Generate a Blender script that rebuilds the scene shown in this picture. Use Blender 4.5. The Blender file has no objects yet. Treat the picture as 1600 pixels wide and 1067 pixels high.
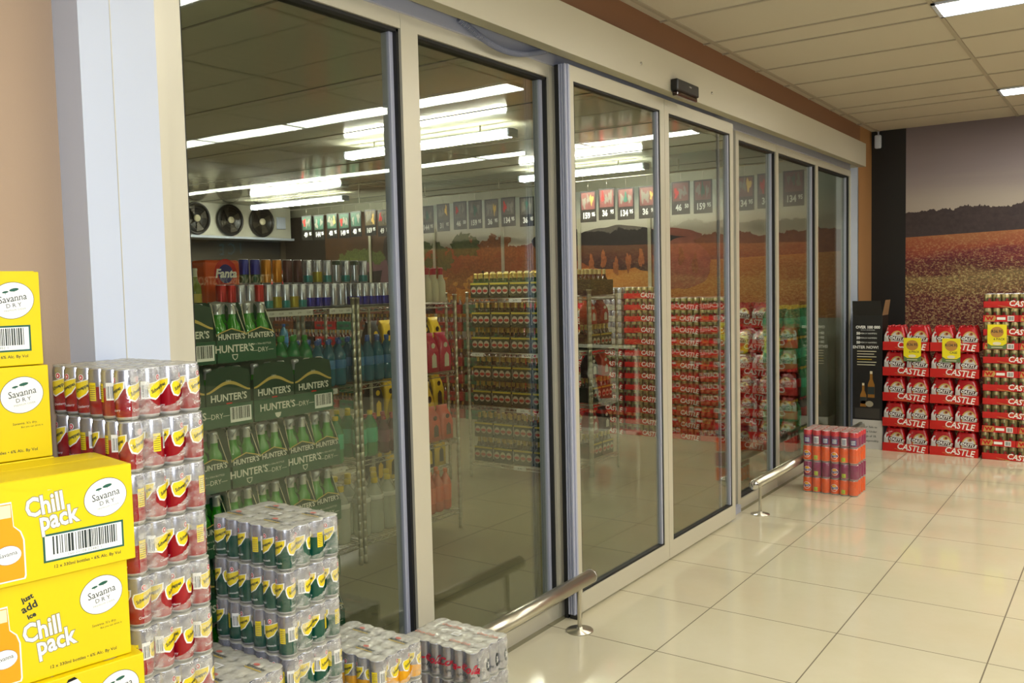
import bpy, bmesh, math, random
from mathutils import Matrix, Vector
random.seed(7)
S = bpy.context.scene
COL = S.collection
# ------------------------------------------------------------------ camera
cam = bpy.data.cameras.new('camera'); camo = bpy.data.objects.new('camera', cam); COL.objects.link(camo)
cam.sensor_width = 36; cam.lens = 1389.59/1600*36; cam.clip_start = .05
YAW, PIT, ROL = .6130, -.0630, -.0230
CX, CY, CZ = 1.676, -3.412, 1.592
fw = Vector((-math.sin(YAW)*math.cos(PIT), math.cos(YAW)*math.cos(PIT), math.sin(PIT)))
rt = Vector((math.cos(YAW), math.sin(YAW), 0)); up = rt.cross(fw)
r2 = rt*math.cos(ROL)+up*math.sin(ROL); u2 = -rt*math.sin(ROL)+up*math.cos(ROL)
M = Matrix((( r2.x, u2.x, -fw.x, CX), (r2.y, u2.y, -fw.y, CY), (r2.z, u2.z, -fw.z, CZ), (0, 0, 0, 1)))
camo.matrix_world = M
S.camera = camo
# ------------------------------------------------------------------ view, world, lights
S.view_settings.view_transform = 'Standard'; S.view_settings.look = 'None'
S.view_settings.gamma = 1; S.view_settings.use_curve_mapping = False
S.view_settings.exposure = 0.27
S.cycles.transparent_max_bounces = 40; S.cycles.max_bounces = 10; S.cycles.glossy_bounces = 5; S.cycles.transmission_bounces = 6
S.cycles.caustics_reflective = False; S.cycles.caustics_refractive = False; S.cycles.sample_clamp_indirect = 4
W = bpy.data.worlds.new('world'); S.world = W; W.use_nodes = True
W.node_tree.nodes['Background'].inputs[0].default_value = (.8, .85, .7, 1); W.node_tree.nodes['Background'].inputs[1].default_value = .05
TROFFER = 18.0; TUBE = 62.0; FLASH = 30
fl = bpy.data.lights.new('camera_flash', 'AREA'); fl.energy = FLASH; fl.size = .07; fl.color = (.84, .91, 1.0)
flo = bpy.data.objects.new('camera_flash', fl); COL.objects.link(flo)
flo.matrix_world = Matrix.Translation((0, 0, .12)) @ M

# ------------------------------------------------------------------ helpers
def srgb(h):
    c = [int(h[i:i+2], 16)/255 for i in (0, 2, 4)]
    return tuple(x/12.92 if x <= .04045 else ((x+.055)/1.055)**2.4 for x in c)+(1,)
MATS = {}
def mat(name, hexc, rough=.5, metal=0, spec=.5, bump=0, bscale=60, trans=0, coat=0, vary=0, em=None, ems=0):
    if name in MATS: return MATS[name]
    m = bpy.data.materials.new(name); m.use_nodes = True; MATS[name] = m
    nt = m.node_tree; b = nt.nodes['Principled BSDF']
    c = srgb(hexc) if isinstance(hexc, str) else hexc
    b.inputs['Base Color'].default_value = c; b.inputs['Roughness'].default_value = rough
    b.inputs['Metallic'].default_value = metal; b.inputs['Specular IOR Level'].default_value = spec
    b.inputs['Transmission Weight'].default_value = trans; b.inputs['Coat Weight'].default_value = coat
    if em: b.inputs['Emission Color'].default_value = em; b.inputs['Emission Strength'].default_value = ems
    if bump or vary:
        tc = nt.nodes.new('ShaderNodeTexCoord'); n = nt.nodes.new('ShaderNodeTexNoise'); n.inputs['Scale'].default_value = bscale
        nt.links.new(tc.outputs['Object'], n.inputs['Vector'])
        if bump:
            bn = nt.nodes.new('ShaderNodeBump'); bn.inputs['Strength'].default_value = bump; bn.inputs['Distance'].default_value = .002
            nt.links.new(n.outputs['Fac'], bn.inputs['Height']); nt.links.new(bn.outputs['Normal'], b.inputs['Normal'])
        if vary:
            hs = nt.nodes.new('ShaderNodeHueSaturation'); hs.inputs['Color'].default_value = c
            mr = nt.nodes.new('ShaderNodeMapRange'); mr.inputs['To Min'].default_value = 1-vary; mr.inputs['To Max'].default_value = 1+vary
            nt.links.new(n.outputs['Fac'], mr.inputs['Value']); nt.links.new(mr.outputs[0], hs.inputs['Value']); nt.links.new(hs.outputs[0], b.inputs['Base Color'])
    return m
class G:
    """tiny node graph writer"""
    def __init__(s, name):
        s.m = bpy.data.materials.new(name); s.m.use_nodes = True; s.nt = s.m.node_tree; MATS[name] = s.m
        s.b = s.nt.nodes['Principled BSDF']; s.out = s.nt.nodes['Material Output']
    def node(s, t, **kw):
        n = s.nt.nodes.new(t)
        for k, v in kw.items(): setattr(n, k, v)
        return n
    def put(s, sock, v):
        if isinstance(v, bpy.types.NodeSocket): s.nt.links.new(v, sock)
        elif isinstance(v, str): sock.default_value = srgb(v)
        else: sock.default_value = v
    def f(s, op, a, b=0., c=0.):
        n = s.node('ShaderNodeMath', operation=op)
        for i, v in enumerate((a, b, c)): s.put(n.inputs[i], v)
        return n.outputs[0]
    def obj(s): return s.node('ShaderNodeTexCoord').outputs['Object']
    def xyz(s, v=None):
        n = s.node('ShaderNodeSeparateXYZ'); s.put(n.inputs[0], v if v is not None else s.obj()); return n.outputs
    def noise(s, scale, detail=3, vec=None, rough=.5, stretch=None):
        n = s.node('ShaderNodeTexNoise'); n.inputs['Scale'].default_value = scale; n.inputs['Detail'].default_value = detail; n.inputs['Roughness'].default_value = rough
        v = vec if vec is not None else s.obj()
        if stretch:
            mp = s.node('ShaderNodeMapping'); mp.inputs['Scale'].default_value = stretch; s.put(mp.inputs[0], v); v = mp.outputs[0]
        s.put(n.inputs['Vector'], v); return n.outputs['Fac']
    def mix(s, fac, a, b):
        n = s.node('ShaderNodeMix', data_type='RGBA'); s.put(n.inputs[0], fac); s.put(n.inputs[6], a); s.put(n.inputs[7], b); return n.outputs[2]
    def ramp(s, fac, stops, interp='LINEAR'):
        n = s.node('ShaderNodeValToRGB'); s.put(n.inputs[0], fac); cr = n.color_ramp; cr.interpolation = interp
        while len(cr.elements) < len(stops): cr.elements.new(.5)
        for e, (p, c) in zip(cr.elements, stops): e.position = p; e.color = srgb(c)
        return n.outputs[0]
    def step(s, a, b):   # a > b
        return s.f('GREATER_THAN', a, b)
    def bump(s, h, strength=.3, dist=.002):
        n = s.node('ShaderNodeBump'); n.inputs['Strength'].default_value = strength; n.inputs['Distance'].default_value = dist; s.put(n.inputs['Height'], h); return n.outputs[0]

class MB:
    def __init__(s): s.v = []; s.f = []; s.m = []; s.sm = []; s.mats = []; s.T = None
    def mi(s, m):
        if m not in s.mats: s.mats.append(m)
        return s.mats.index(m)
    def add(s, vs, fs, m, smooth=False):
        o = len(s.v)
        if s.T is not None: vs = [s.T @ Vector(v) for v in vs]
        s.v += [tuple(v) for v in vs]; k = s.mi(m)
        for f in fs: s.f.append([i+o for i in f]); s.m.append(k); s.sm.append(smooth)
        return s
    def box(s, x0, x1, y0, y1, z0, z1, m, bev=0):
        if bev:
            bm = bmesh.new(); bmesh.ops.create_cube(bm, size=1)
            for v in bm.verts: v.co = Vector(((x0+x1)/2+v.co.x*(x1-x0), (y0+y1)/2+v.co.y*(y1-y0), (z0+z1)/2+v.co.z*(z1-z0)))
            bmesh.ops.bevel(bm, geom=bm.edges[:], offset=bev, segments=2, affect='EDGES', profile=.5)
            bm.verts.index_update(); vs = [v.co.copy() for v in bm.verts]; fs = [[v.index for v in f.verts] for f in bm.faces]; bm.free()
            return s.add(vs, fs, m, False)
        vs = [(x, y, z) for x in (x0, x1) for y in (y0, y1) for z in (z0, z1)]
        return s.add(vs, [(0, 1, 3, 2), (4, 6, 7, 5), (0, 4, 5, 1), (2, 3, 7, 6), (0, 2, 6, 4), (1, 5, 7, 3)], m)
    def lathe(s, prof, m, n=20, c=(0, 0, 0), sm=True, sx=1, sy=1):
        """prof: [(r, z[, material of the band above])]"""
        mm = m
        for i in range(len(prof)-1):
            if len(prof[i]) > 2: mm = prof[i][2]
            (r0, z0), (r1, z1) = prof[i][:2], prof[i+1][:2]
            vs = []
            for k in range(n):
                a = 2*math.pi*k/n; ca, sa = math.cos(a), math.sin(a)
                vs.append((c[0]+r0*ca*sx, c[1]+r0*sa*sy, c[2]+z0)); vs.append((c[0]+r1*ca*sx, c[1]+r1*sa*sy, c[2]+z1))
            if r0 < 1e-6: fs = [(2*k, 2*((k+1) % n)+1, 2*k+1) for k in range(n)]
            elif r1 < 1e-6: fs = [(2*k, 2*((k+1) % n), 2*k+1) for k in range(n)]
            else: fs = [(2*k, 2*((k+1) % n), 2*((k+1) % n)+1, 2*k+1) for k in range(n)]
            s.add(vs, fs, mm, sm)
        return s
    def tube(s, pts, r, m, n=8, caps=True):
        pts = [Vector(p) for p in pts]; rings = []; vs = []; pu = None
        for i, p in enumerate(pts):
            d = (pts[min(i+1, len(pts)-1)]-pts[max(i-1, 0)]).normalized()
            a = Vector((0, 0, 1)) if abs(d.z) < .9 else Vector((1, 0, 0))
            if pu is None: pu = d.cross(a).normalized()
            else: pu = (pu-d*pu.dot(d)).normalized()
            w = d.cross(pu)
            for k in range(n):
                t = 2*math.pi*k/n; vs.append(p+(pu*math.cos(t)+w*math.sin(t))*r)
        fs = [(i*n+k, i*n+(k+1) % n, (i+1)*n+(k+1) % n, (i+1)*n+k) for i in range(len(pts)-1) for k in range(n)]
        s.add(vs, fs, m, True)
        if caps: s.add(vs[:n][::-1], [tuple(range(n))], m); s.add(vs[-n:], [tuple(range(n))], m)
        return s
    def poly(s, pts, m, fn=lambda p: p):
        if getattr(fn, 'cyl', 0):   # slice into thin upright strips so that the print hugs the curve
            x0 = min(p[0] for p in pts); x1 = max(p[0] for p in pts); w = .0065; k = max(1, math.ceil((x1-x0)/w)); w = (x1-x0)/k
            for i in range(k):
                q = clipx(clipx(pts, x0+i*w, 1), x0+(i+1)*w, -1)
                if len(q) > 2: s.add([fn(p) for p in q], [tuple(range(len(q)))], m)
            return s
        """flat 2D outline (or list of verts) mapped by fn to 3D"""
        return s.add([fn(p) for p in pts], [tuple(range(len(pts)))], m)
    def text(s, t, size, m, fn, shear=0, off=0, align='CENTER', sx=1, xo=0, yo=0, rot=0, space=1):
        vs, fs = glyphs(t, size, shear, off, align, space)
        c, q = math.cos(rot), math.sin(rot)
        out = []
        for x, y in vs:
            x *= sx; out.append(fn((x*c-y*q+xo, x*q+y*c+yo)))
        return s.add(out, fs, m)
    def mesh(s, name):
        me = bpy.data.meshes.new(name); me.from_pydata(s.v, [], s.f)
        for m in s.mats: me.materials.append(m)
        me.polygons.foreach_set('material_index', s.m); me.polygons.foreach_set('use_smooth', s.sm); me.update()
        bm = bmesh.new(); bm.from_mesh(me); bmesh.ops.remove_doubles(bm, verts=bm.verts, dist=1e-5)
        bm.to_mesh(me); bm.free(); return me
    def build(s, name, parent=None, loc=(0, 0, 0), rz=0):
        return link(name, s.mesh(name), parent, loc, rz)
GC = {}
def glyphs(t, size, shear=0, off=0, align='CENTER', space=1):
    k = (t, size, shear, off, align, space)
    if k in GC: return GC[k]
    cu = bpy.data.curves.new('t', 'FONT'); cu.body = t; cu.size = size; cu.shear = shear; cu.offset = off; cu.align_x = align; cu.align_y = 'CENTER'
    cu.resolution_u = 2; cu.space_character = space; cu.fill_mode = 'FRONT'
    o = bpy.data.objects.new('t', cu); COL.objects.link(o); bpy.context.view_layer.update()
    me = o.evaluated_get(bpy.context.evaluated_depsgraph_get()).to_mesh()
    r = ([(v.co.x, v.co.y) for v in me.vertices], [tuple(p.vertices) for p in me.polygons])
    o.to_mesh_clear(); bpy.data.objects.remove(o); bpy.data.curves.remove(cu); GC[k] = r
    return r
def link(name, me, parent=None, loc=(0, 0, 0), rz=0):
    o = bpy.data.objects.new(name, me); COL.objects.link(o); o.location = loc; o.rotation_euler = (0, 0, rz)
    if parent: o.parent = parent
    return o
def tag(o, label, cat, group=None, kind=None):
    o['label'] = label; o['category'] = cat
    if group: o['group'] = group
    if kind: o['kind'] = kind
    return o
def thing(name, label, cat, loc=(0, 0, 0), rz=0, group=None):
    return tag(link(name, None, None, loc, rz), label, cat, group)
def struct(o): o['kind'] = 'structure'; return o
def copy_tree(o, parent=None):
    c = o.copy(); COL.objects.link(c)
    if parent: c.parent = parent
    for ch in o.children: copy_tree(ch, c)
    return c
ORD = 'first second third fourth fifth sixth seventh eighth ninth tenth eleventh twelfth thirteenth fourteenth fifteenth sixteenth seventeenth eighteenth nineteenth twentieth'.split()
ORD += ['twenty-'+o for o in ORD[:9]]+['thirtieth']+['thirty-'+o for o in ORD[:9]]
def from_top(i, n, what='stack'): return 'topmost' if i == n-1 else 'bottom one' if i == 0 else ORD[n-1-i]+' from top'
# face mappers: 2D (u to the viewer's right, v up) onto a plane or a cylinder
def on_px(x, y0, z0): return lambda p: (x, y0+p[0], z0+p[1])            # faces +x
def on_my(y, x0, z0): return lambda p: (x0+p[0], y, z0+p[1])            # faces -y
def on_top(z, x0, y0): return lambda p: (x0+p[0], y0+p[1], z)
def on_cyl(R, a0, z0, cx=0, cy=0):
    f = lambda p: (cx+R*math.cos(a0+p[0]/R), cy+R*math.sin(a0+p[0]/R), z0+p[1])
    f.cyl = 1; return f
def clipx(P, x, sg):
    out = []
    for i in range(len(P)):
        a, b = P[i-1], P[i]; ia, ib = (a[0]-x)*sg >= -1e-9, (b[0]-x)*sg >= -1e-9
        if ia != ib: t = (x-a[0])/(b[0]-a[0]); out.append((x, a[1]+(b[1]-a[1])*t))
        if ib: out.append(b)
    return out
def ell(a, b, n=24, x=0, y=0, rot=0): return [(x+a*math.cos(t)*math.cos(rot)-b*math.sin(t)*math.sin(rot), y+a*math.cos(t)*math.sin(rot)+b*math.sin(t)*math.cos(rot)) for t in [2*math.pi*k/n for k in range(n)]]
def rect(x0, x1, y0, y1): return [(x0, y0), (x1, y0), (x1, y1), (x0, y1)]
def shift(fn, d):  # same mapper lifted by d along +x
    return lambda p: (fn(p)[0]+d, fn(p)[1], fn(p)[2])
def barcode(mb, x0, x1, y0, y1, m, fn, n=28, seed=1):
    rr = random.Random(seed); w = (x1-x0)/(n*2.0); x = x0
    while x < x1-w:
        b = w*rr.choice((.7, 1, 1.6, 2.4)); mb.poly(rect(x, min(x+b, x1), y0, y1), m, fn); x += b+w*rr.choice((.8, 1.2, 2))

# ------------------------------------------------------------------ materials
beige = mat('beige_paint', 'b59c84', .75, bump=.15, bscale=180)
brown = mat('brown_paint', '8a6248', .7, bump=.1)
tan = mat('tan_paint', 'a5794c', .7, bump=.1)
whitep = mat('white_powder_coat', 'c6cfe2', .35)
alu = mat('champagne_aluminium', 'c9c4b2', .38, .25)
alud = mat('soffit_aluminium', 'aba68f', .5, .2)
lilac = mat('anodised_aluminium', 'b4b8cc', .35, .2)
steel = mat('brushed_steel', 'cdc8b8', .28, .95)
chrome = mat('chrome', 'd5d5d5', .1, 1)
wire = mat('chrome_wire', 'b9b8a8', .3, .85)
black = mat('black_plastic', '141414', .35)
rubber = mat('black_gasket', '101010', .6)
dark = mat('dark_card', '1d1a17', .6)
white = mat('white_ink', 'f2f2ee', .5)
cream = mat('cream_ink', 'e8e0c0', .5)
ink = mat('dark_ink', '26302e', .6)
greyink = mat('grey_ink', '8b8f80', .6)
green_ink = mat('green_ink', '1d5a48', .5)
yellow = mat('yellow_card', 'e6cb04', .42, vary=.03, bscale=9)
yellowd = mat('yellow_card_edge', 'e3c800', .5)
red = mat('red_card', 'c3170f', .4, vary=.06, bscale=12)
redd = mat('red_dark', '7c0f12', .4)
gold = mat('gold_ink', 'c9a55a', .35, .4)
silver = mat('silver_can', 'b9bac4', .26, .75)
silverl = mat('silver_can_light', 'd4d5dc', .32, .45)
canred = mat('can_red', '9c0d1d', .25, .25, coat=.4)
cangreen = mat('can_green', '0e4f3f', .25, .25, coat=.4)
canorange = mat('can_orange', 'e8590f', .3, .1, coat=.3)
canpurple = mat('can_purple', '8a1a52', .3, .1, coat=.3)
canpink = mat('can_pink_red', 'd12a35', .3, .1, coat=.3)
canyellow = mat('can_yellow', 'e9a713', .3, .2)
cangold = mat('can_gold', 'a5976a', .28, .7)
yel_ink = mat('yellow_label', 'e8cf1c', .4)
red_ink = mat('red_ink', 'c2203a', .45)
magenta = mat('magenta_film', 'c81a50', .3, coat=.4)
blue_ink = mat('blue_ink', '1c2a7c', .4)
bottle_g = mat('green_bottle_glass', '2a9a1c', .08, trans=.25, coat=.6)
bottle_dg = mat('dark_green_glass', '0d2f17', .1, coat=.7)
bottle_b = mat('brown_bottle_glass', '4a1d0a', .12, coat=.6)
foil = mat('silver_foil', 'd5d6d6', .3, .6)
hcard = mat('green_card', '0e5236', .45, vary=.06)
hcardd = mat('deep_green_card', '0a3a26', .5)
def film(name, lo, hi, scale, colr='e9e9e2', bumps=.6, rough=.18, stretch=(1, 1, 1)):
    g = G(name)
    n = g.noise(scale, 4, rough=.6, stretch=stretch); nn = g.noise(scale*2.2, 3, stretch=stretch)
    mr = g.node('ShaderNodeMapRange'); g.put(mr.inputs[0], n); mr.inputs[1].default_value = .38; mr.inputs[2].default_value = .68; mr.inputs[3].default_value = lo; mr.inputs[4].default_value = hi
    g.b.inputs['Base Color'].default_value = srgb(colr); g.b.inputs['Roughness'].default_value = rough; g.b.inputs['Specular IOR Level'].default_value = .8
    g.put(g.b.inputs['Normal'], g.bump(nn, bumps, .004))
    gl = g.node('ShaderNodeBsdfGlossy'); gl.inputs['Roughness'].default_value = .12; g.put(gl.inputs['Normal'], g.bump(nn, bumps, .004))
    tr = g.node('ShaderNodeBsdfTransparent')
    m1 = g.node('ShaderNodeMixShader'); m1.inputs[0].default_value = .07; g.put(m1.inputs[1], tr.outputs[0]); g.put(m1.inputs[2], gl.outputs[0])
    m2 = g.node('ShaderNodeMixShader'); g.put(m2.inputs[0], mr.outputs[0]); g.put(m2.inputs[1], m1.outputs[0]); g.put(m2.inputs[2], g.b.outputs[0])
    g.put(g.out.inputs[0], m2.outputs[0]); return g.m
film_side = film('shrink_film_clear', .0, .08, 24, stretch=(1, 1, 1.8))
film_end = film('shrink_film_wrinkled', .04, .42, 30, stretch=(1, 1, 1.5), bumps=1)
film_top = film('shrink_film_milky', .5, .82, 20, 'dedbc8', bumps=.7)
def glass(name, tint, k=2.0, ior=1.5, wav=.0):
    g = G(name); fr = g.node('ShaderNodeFresnel'); ge = g.node('ShaderNodeNewGeometry')
    g.put(fr.inputs[0], g.f('MULTIPLY_ADD', ge.outputs['Backfacing'], 1/ior-ior, ior))   # same reflectance on both faces
    fac = g.f('MINIMUM', g.f('MULTIPLY', fr.outputs[0], k), 1.)
    tr = g.node('ShaderNodeBsdfTransparent'); tr.inputs[0].default_value = srgb(tint)
    gl = g.node('ShaderNodeBsdfGlossy'); gl.inputs['Roughness'].default_value = .012; gl.inputs['Color'].default_value = (.95, 1, .95, 1)
    if wav:
        h = g.noise(1.1, 1, stretch=(1, 1, .35)); g.put(gl.inputs['Normal'], g.bump(h, 1, wav))
    mx = g.node('ShaderNodeMixShader'); g.put(mx.inputs[0], fac); g.put(mx.inputs[1], tr.outputs[0]); g.put(mx.inputs[2], gl.outputs[0]); g.put(g.out.inputs[0], mx.outputs[0]); return g.m
pane = glass('double_glazed_pane', 'eceee6', 1.25, 1.5, .004)
def petm(name, c, op):
    g = G(name); g.b.inputs['Base Color'].default_value = srgb(c); g.b.inputs['Roughness'].default_value = .08; g.b.inputs['Specular IOR Level'].default_value = .9
    tr = g.node('ShaderNodeBsdfTransparent'); tr.inputs[0].default_value = srgb(c)
    mx = g.node('ShaderNodeMixShader'); mx.inputs[0].default_value = op; g.put(mx.inputs[1], tr.outputs[0]); g.put(mx.inputs[2], g.b.outputs[0]); g.put(g.out.inputs[0], mx.outputs[0]); return g.m
pet_clear = petm('clear_pet', 'eef0e8', .34); pet_green = petm('green_pet', '2aa561', .6); pet_blue = petm('blue_pet', '3a8fa8', .55)
pet_lime = petm('pale_green_glass', '9db24a', .6); pet_cola = petm('cola_pet', '3a1208', .85); pet_orange = petm('orange_pet', 'd9552a', .75); pet_purple = petm('purple_pet', '5a1638', .8)

# floor tiles
def tile_floor(name, c1, c2, grout, rough, ox=0., oy=0., gw=.0028, spec=.5):
    g = G(name); x, y, z = g.xyz()
    def line(v, o):
        q = g.f('FRACT', g.f('DIVIDE', g.f('ADD', v, 60.-o), .6)); d = g.f('MULTIPLY', g.f('MINIMUM', q, g.f('SUBTRACT', 1., q)), .6); return g.f('LESS_THAN', d, gw)
    l = g.f('MAXIMUM', line(x, ox), line(y, oy))
    n = g.noise(1.7, 5, rough=.65); w = g.noise(26, 4)
    base = g.mix(g.f('MULTIPLY_ADD', g.f('SUBTRACT', n, .5), 1.6, .5), c1, c2)
    g.put(g.b.inputs['Base Color'], g.mix(l, base, grout)); g.put(g.b.inputs['Roughness'], g.f('MULTIPLY_ADD', l, .6, g.f('MULTIPLY_ADD', w, .05, rough-.02)))
    g.b.inputs['Specular IOR Level'].default_value = spec
    g.put(g.b.inputs['Normal'], g.bump(g.noise(2.2, 2), .12, .003)); return g.m
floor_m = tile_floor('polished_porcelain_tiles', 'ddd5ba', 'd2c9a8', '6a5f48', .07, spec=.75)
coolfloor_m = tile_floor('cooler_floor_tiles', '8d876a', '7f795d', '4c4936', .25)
# suspended ceiling
ceil_m = mat('ceiling_tile', 'c4bbaa', .85, bump=.25, bscale=260)
tbar_m = mat('ceiling_tee_bar', 'aaa08e', .6)
# ribbed cooler ceiling / wall panels
g = G('ribbed_metal_panel'); x, y, z = g.xyz()
wv = g.f('SINE', g.f('MULTIPLY', x, 60.)); g.b.inputs['Base Color'].default_value = srgb('c4c4b0'); g.b.inputs['Metallic'].default_value = .22
g.put(g.b.inputs['Roughness'], g.f('MULTIPLY_ADD', g.noise(3, 3, stretch=(1, .2, 1)), .07, .06)); g.put(g.b.inputs['Normal'], g.bump(g.f('ADD', wv, g.f('MULTIPLY', g.noise(30, 3, stretch=(1, .03, 1)), 1.5)), .10, .001)); ribbed = g.m
panelw = mat('cooler_wall_panel', 'a9a893', .45, .1)

# printed murals
def mural(name, sky, far, field, horizon, treeh, seed, sc=1.0, spk=.68):
    g = G(name); o = g.obj(); x, y, z = g.xyz(o)
    mp = g.node('ShaderNodeMapping'); mp.inputs['Location'].default_value = (seed, 0, seed*.3); g.put(mp.inputs[0], o); v = mp.outputs[0]
    zt = g.f('DIVIDE', g.f('SUBTRACT', z, horizon), 1.05)
    skyc = g.ramp(g.f('ADD', zt, g.f('MULTIPLY', g.f('SUBTRACT', g.noise(1.2, 4, v, stretch=(.5, 1, 5)), .5), .25)), sky)
    tn = g.f('ADD', g.noise(1.6*sc, 2, v, stretch=(1, 1, .01)), g.f('MULTIPLY', g.noise(7*sc, 6, v, rough=.7, stretch=(1, 1, .35)), .75))
    tree = g.f('LESS_THAN', z, g.f('ADD', horizon, g.f('MULTIPLY', tn, treeh)))
    treec = g.mix(g.noise(30, 4, v), far[0], far[1])
    c = g.mix(tree, skyc, treec)
    slope = g.f('MULTIPLY_ADD', g.f('SUBTRACT', x, .2), .028, horizon)
    t = g.f('DIVIDE', g.f('SUBTRACT', slope, z), 1.0)
    wob = g.f('MULTIPLY_ADD', g.f('SUBTRACT', g.noise(2.2, 3, v, stretch=(.7, 1, 3.)), .5), .34, t)
    band = g.ramp(wob, field)
    sp = g.noise(52*sc, 3, v, rough=.75, stretch=(1, 1, 1.5))
    spc = g.ramp(sp, [(.38, '1e0c10'), (.47, '6e1a28'), (.54, '94623a'), (.62, 'cdbf84')])
    fieldc = g.mix(g.f('MINIMUM', g.f('MULTIPLY_ADD', t, 1.2, .12), spk), band, spc)
    fl_ = g.f('LESS_THAN', z, slope)
    g.put(g.b.inputs['Base Color'], g.mix(fl_, c, fieldc)); g.b.inputs['Roughness'].default_value = .55
    return g.m
mural_m = mural('vineyard_print', [(0, 'c9c0a9'), (.25, 'b1a69a'), (.55, '92868a'), (1, '76696f')], ('2b2022', '4a3b3b'),
                [(0, 'a86a40'), (.12, 'a04e30'), (.20, '74202c'), (.33, '4a0e18'), (.41, 'a39a5c'), (.52, '86783f'), (.60, '5a1420'), (1, '3a1016')], 1.98, .27, 3.1)
cmural_m = mural('sunset_print', [(0, 'ecc09c'), (.22, 'dccdb8'), (.6, 'c5ccc2'), (1, '9caaa4')], ('b0602c', '7c3a1c'),
                 [(0, 'dc8e34'), (.3, 'd88426'), (.6, 'c8802a'), (1, '8a3020')], 1.88, .24, 9.3, 1.0, .22)
blackpanel = mat('black_mural_panel', '14120f', .5, bump=.05)

# ------------------------------------------------------------------ the room shell
H = 3.02; YE = 5.95; YN = -5.2; XR = 13.0
CH = 2.78; CXL = -8.75; CYE = 5.6; CYN = -2.05
struct(MB().box(-.53, XR, YN, YE, -.05, 0, floor_m).build('floor'))
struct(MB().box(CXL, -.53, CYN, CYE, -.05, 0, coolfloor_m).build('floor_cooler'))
# ceiling: tiles and tee bars in one mesh
cb = MB(); X1 = -.437; YC = 1.771
xs = [-.62, X1]+[X1+1.2*k for k in range(1, 12)]; ys = []
y = YC-2.7*3
while y < YE+.1:
    ys += [y, y+.3, y+.9, y+1.5, y+2.1]; y += 2.7
cb.box(-.7, XR, YN, YE, H+.004, H+.05, ceil_m)
for x in xs[1:]: cb.box(x-.012, x+.012, YN, YE, H-.004, H+.006, tbar_m)
for y in ys:
    if YN < y < YE: cb.box(-.7, XR, y-.008, y+.008, H-.003, H+.006, tbar_m)
struct(cb.build('ceiling'))
cc = MB(); cc.box(CXL-.06, -.62, CYN, CYE, CH, CH+.05, ribbed)
for q in (-.9, .3, 1.5, 2.7, 3.9, 5.1): cc.box(CXL, -.62, q-.006, q+.006, CH-.004, CH, mat('ceiling_seam', '4a483c', .6))
struct(cc.build('ceiling_cooler'))
struct(MB().box(XR, XR+.1, YN, YE, 0, H+.05, mat('umber_paint', '5f5144', .7)).build('wall_right'))
struct(MB().box(-.75, XR+.1, YN-.1, YN, 0, H+.05, MATS['umber_paint']).build('wall_near'))
struct(MB().box(-.8, -.62, YN, -2.17, 0, H+.05, beige).build('wall_left'))
wf = MB(); wf.box(-.5, -.182, YE, YE+.1, 0, H+.05, blackpanel); wf.box(-.182, 5.6, YE, YE+.1, 0, H+.05, mural_m); wf.box(5.6, XR, YE, YE+.1, 0, H+.05, MATS['umber_paint'])
struct(wf.build('wall_far'))
# wall strip above the door header and past its end
wt = MB(); wt.box(-.62, -.5, -2.17, 5.50, 2.84, H+.01, brown); wt.box(-.62, -.5, 5.50, YE, 2.84, H+.01, tan); wt.box(-.62, -.5, 5.42, YE, 0, 2.84, tan)
struct(wt.build('wall_cooler_front'))
struct(MB().box(CXL-.1, CXL, CYN, CYE+.1, 0, CH+.05, mat('cooler_umber', '5a5244', .5)).build('wall_cooler_left'))
struct(MB().box(CXL-.1, -.62, CYN-.1, CYN, 0, CH+.05, panelw).build('wall_cooler_near'))
# far wall of the cooler with its printed mural: crowns, barrels and cloths are ink on the print
p_dark = mat('print_black', '241a18', .6); p_green = mat('print_leaf', '56602a', .6, vary=.7, bscale=34); p_orange = mat('print_rust', '9a5a2c', .6, vary=.65, bscale=34)
p_purple = mat('print_mauve', '6d4a52', .6, vary=.2, bscale=6); p_brown = mat('print_brown', '4a3018', .6, vary=.5, bscale=5); p_red = mat('print_red', 'a85a44', .6, vary=.35, bscale=14)
p_pale = mat('print_skin', 'b08a66', .6, vary=.3, bscale=8); p_blk = mat('print_night', '17130f', .6)
wc = MB(); wc.box(CXL, -.62, CYE, CYE+.1, 0, CH+.05, panelw)
wc.box(CXL, -.62, CYE-.012, CYE-.002, 1.2, CH-.12, cmural_m)
def blob(cx, cz, a, b, seed, n=70, rough=.16):
    rr = random.Random(seed); ph = [rr.uniform(0, 6.28) for _ in range(8)]
    out = []
    for k in range(n):
        t = 2*math.pi*k/n; q = 1+sum(rough/(j+1)*math.sin((2*j+3)*t+ph[j]) for j in range(8)); out.append((cx+a*q*math.cos(t), cz+b*q*math.sin(t)))
    return out
def crown(b, cx, cz, a, bb, m, d, seed, n=70):
    rr = random.Random(seed)
    for k in range(n):
        t = rr.uniform(0, 6.283); q = math.sqrt(rr.random()); r = rr.uniform(.03, .075)
        b.poly(blob(cx+a*q*math.cos(t), cz+bb*q*math.sin(t), r, r*.8, seed+k, 9, .3), m, fnm(d+k*.00002))
fnm = lambda d: on_my(CYE-.012-d, 0, 0)
wc.poly(rect(CXL, -6.35, 1.2, CH-.12), p_brown, fnm(.001))
wc.poly(rect(CXL, -7.9, 1.2, CH-.12), p_blk, fnm(.002))
crown(wc, -7.2, 2.02, .45, .09, p_green, .003, 3); wc.poly([(-7.5, 1.78), (-7.3, 1.94), (-6.75, 1.98), (-6.5, 1.9), (-6.6, 1.5), (-7.1, 1.4)], p_purple, fnm(.004))
wc.poly([(-7.4, 1.8), (-6.8, 1.84), (-6.9, 1.45), (-7.3, 1.4)], p_blk, fnm(.005))
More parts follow.
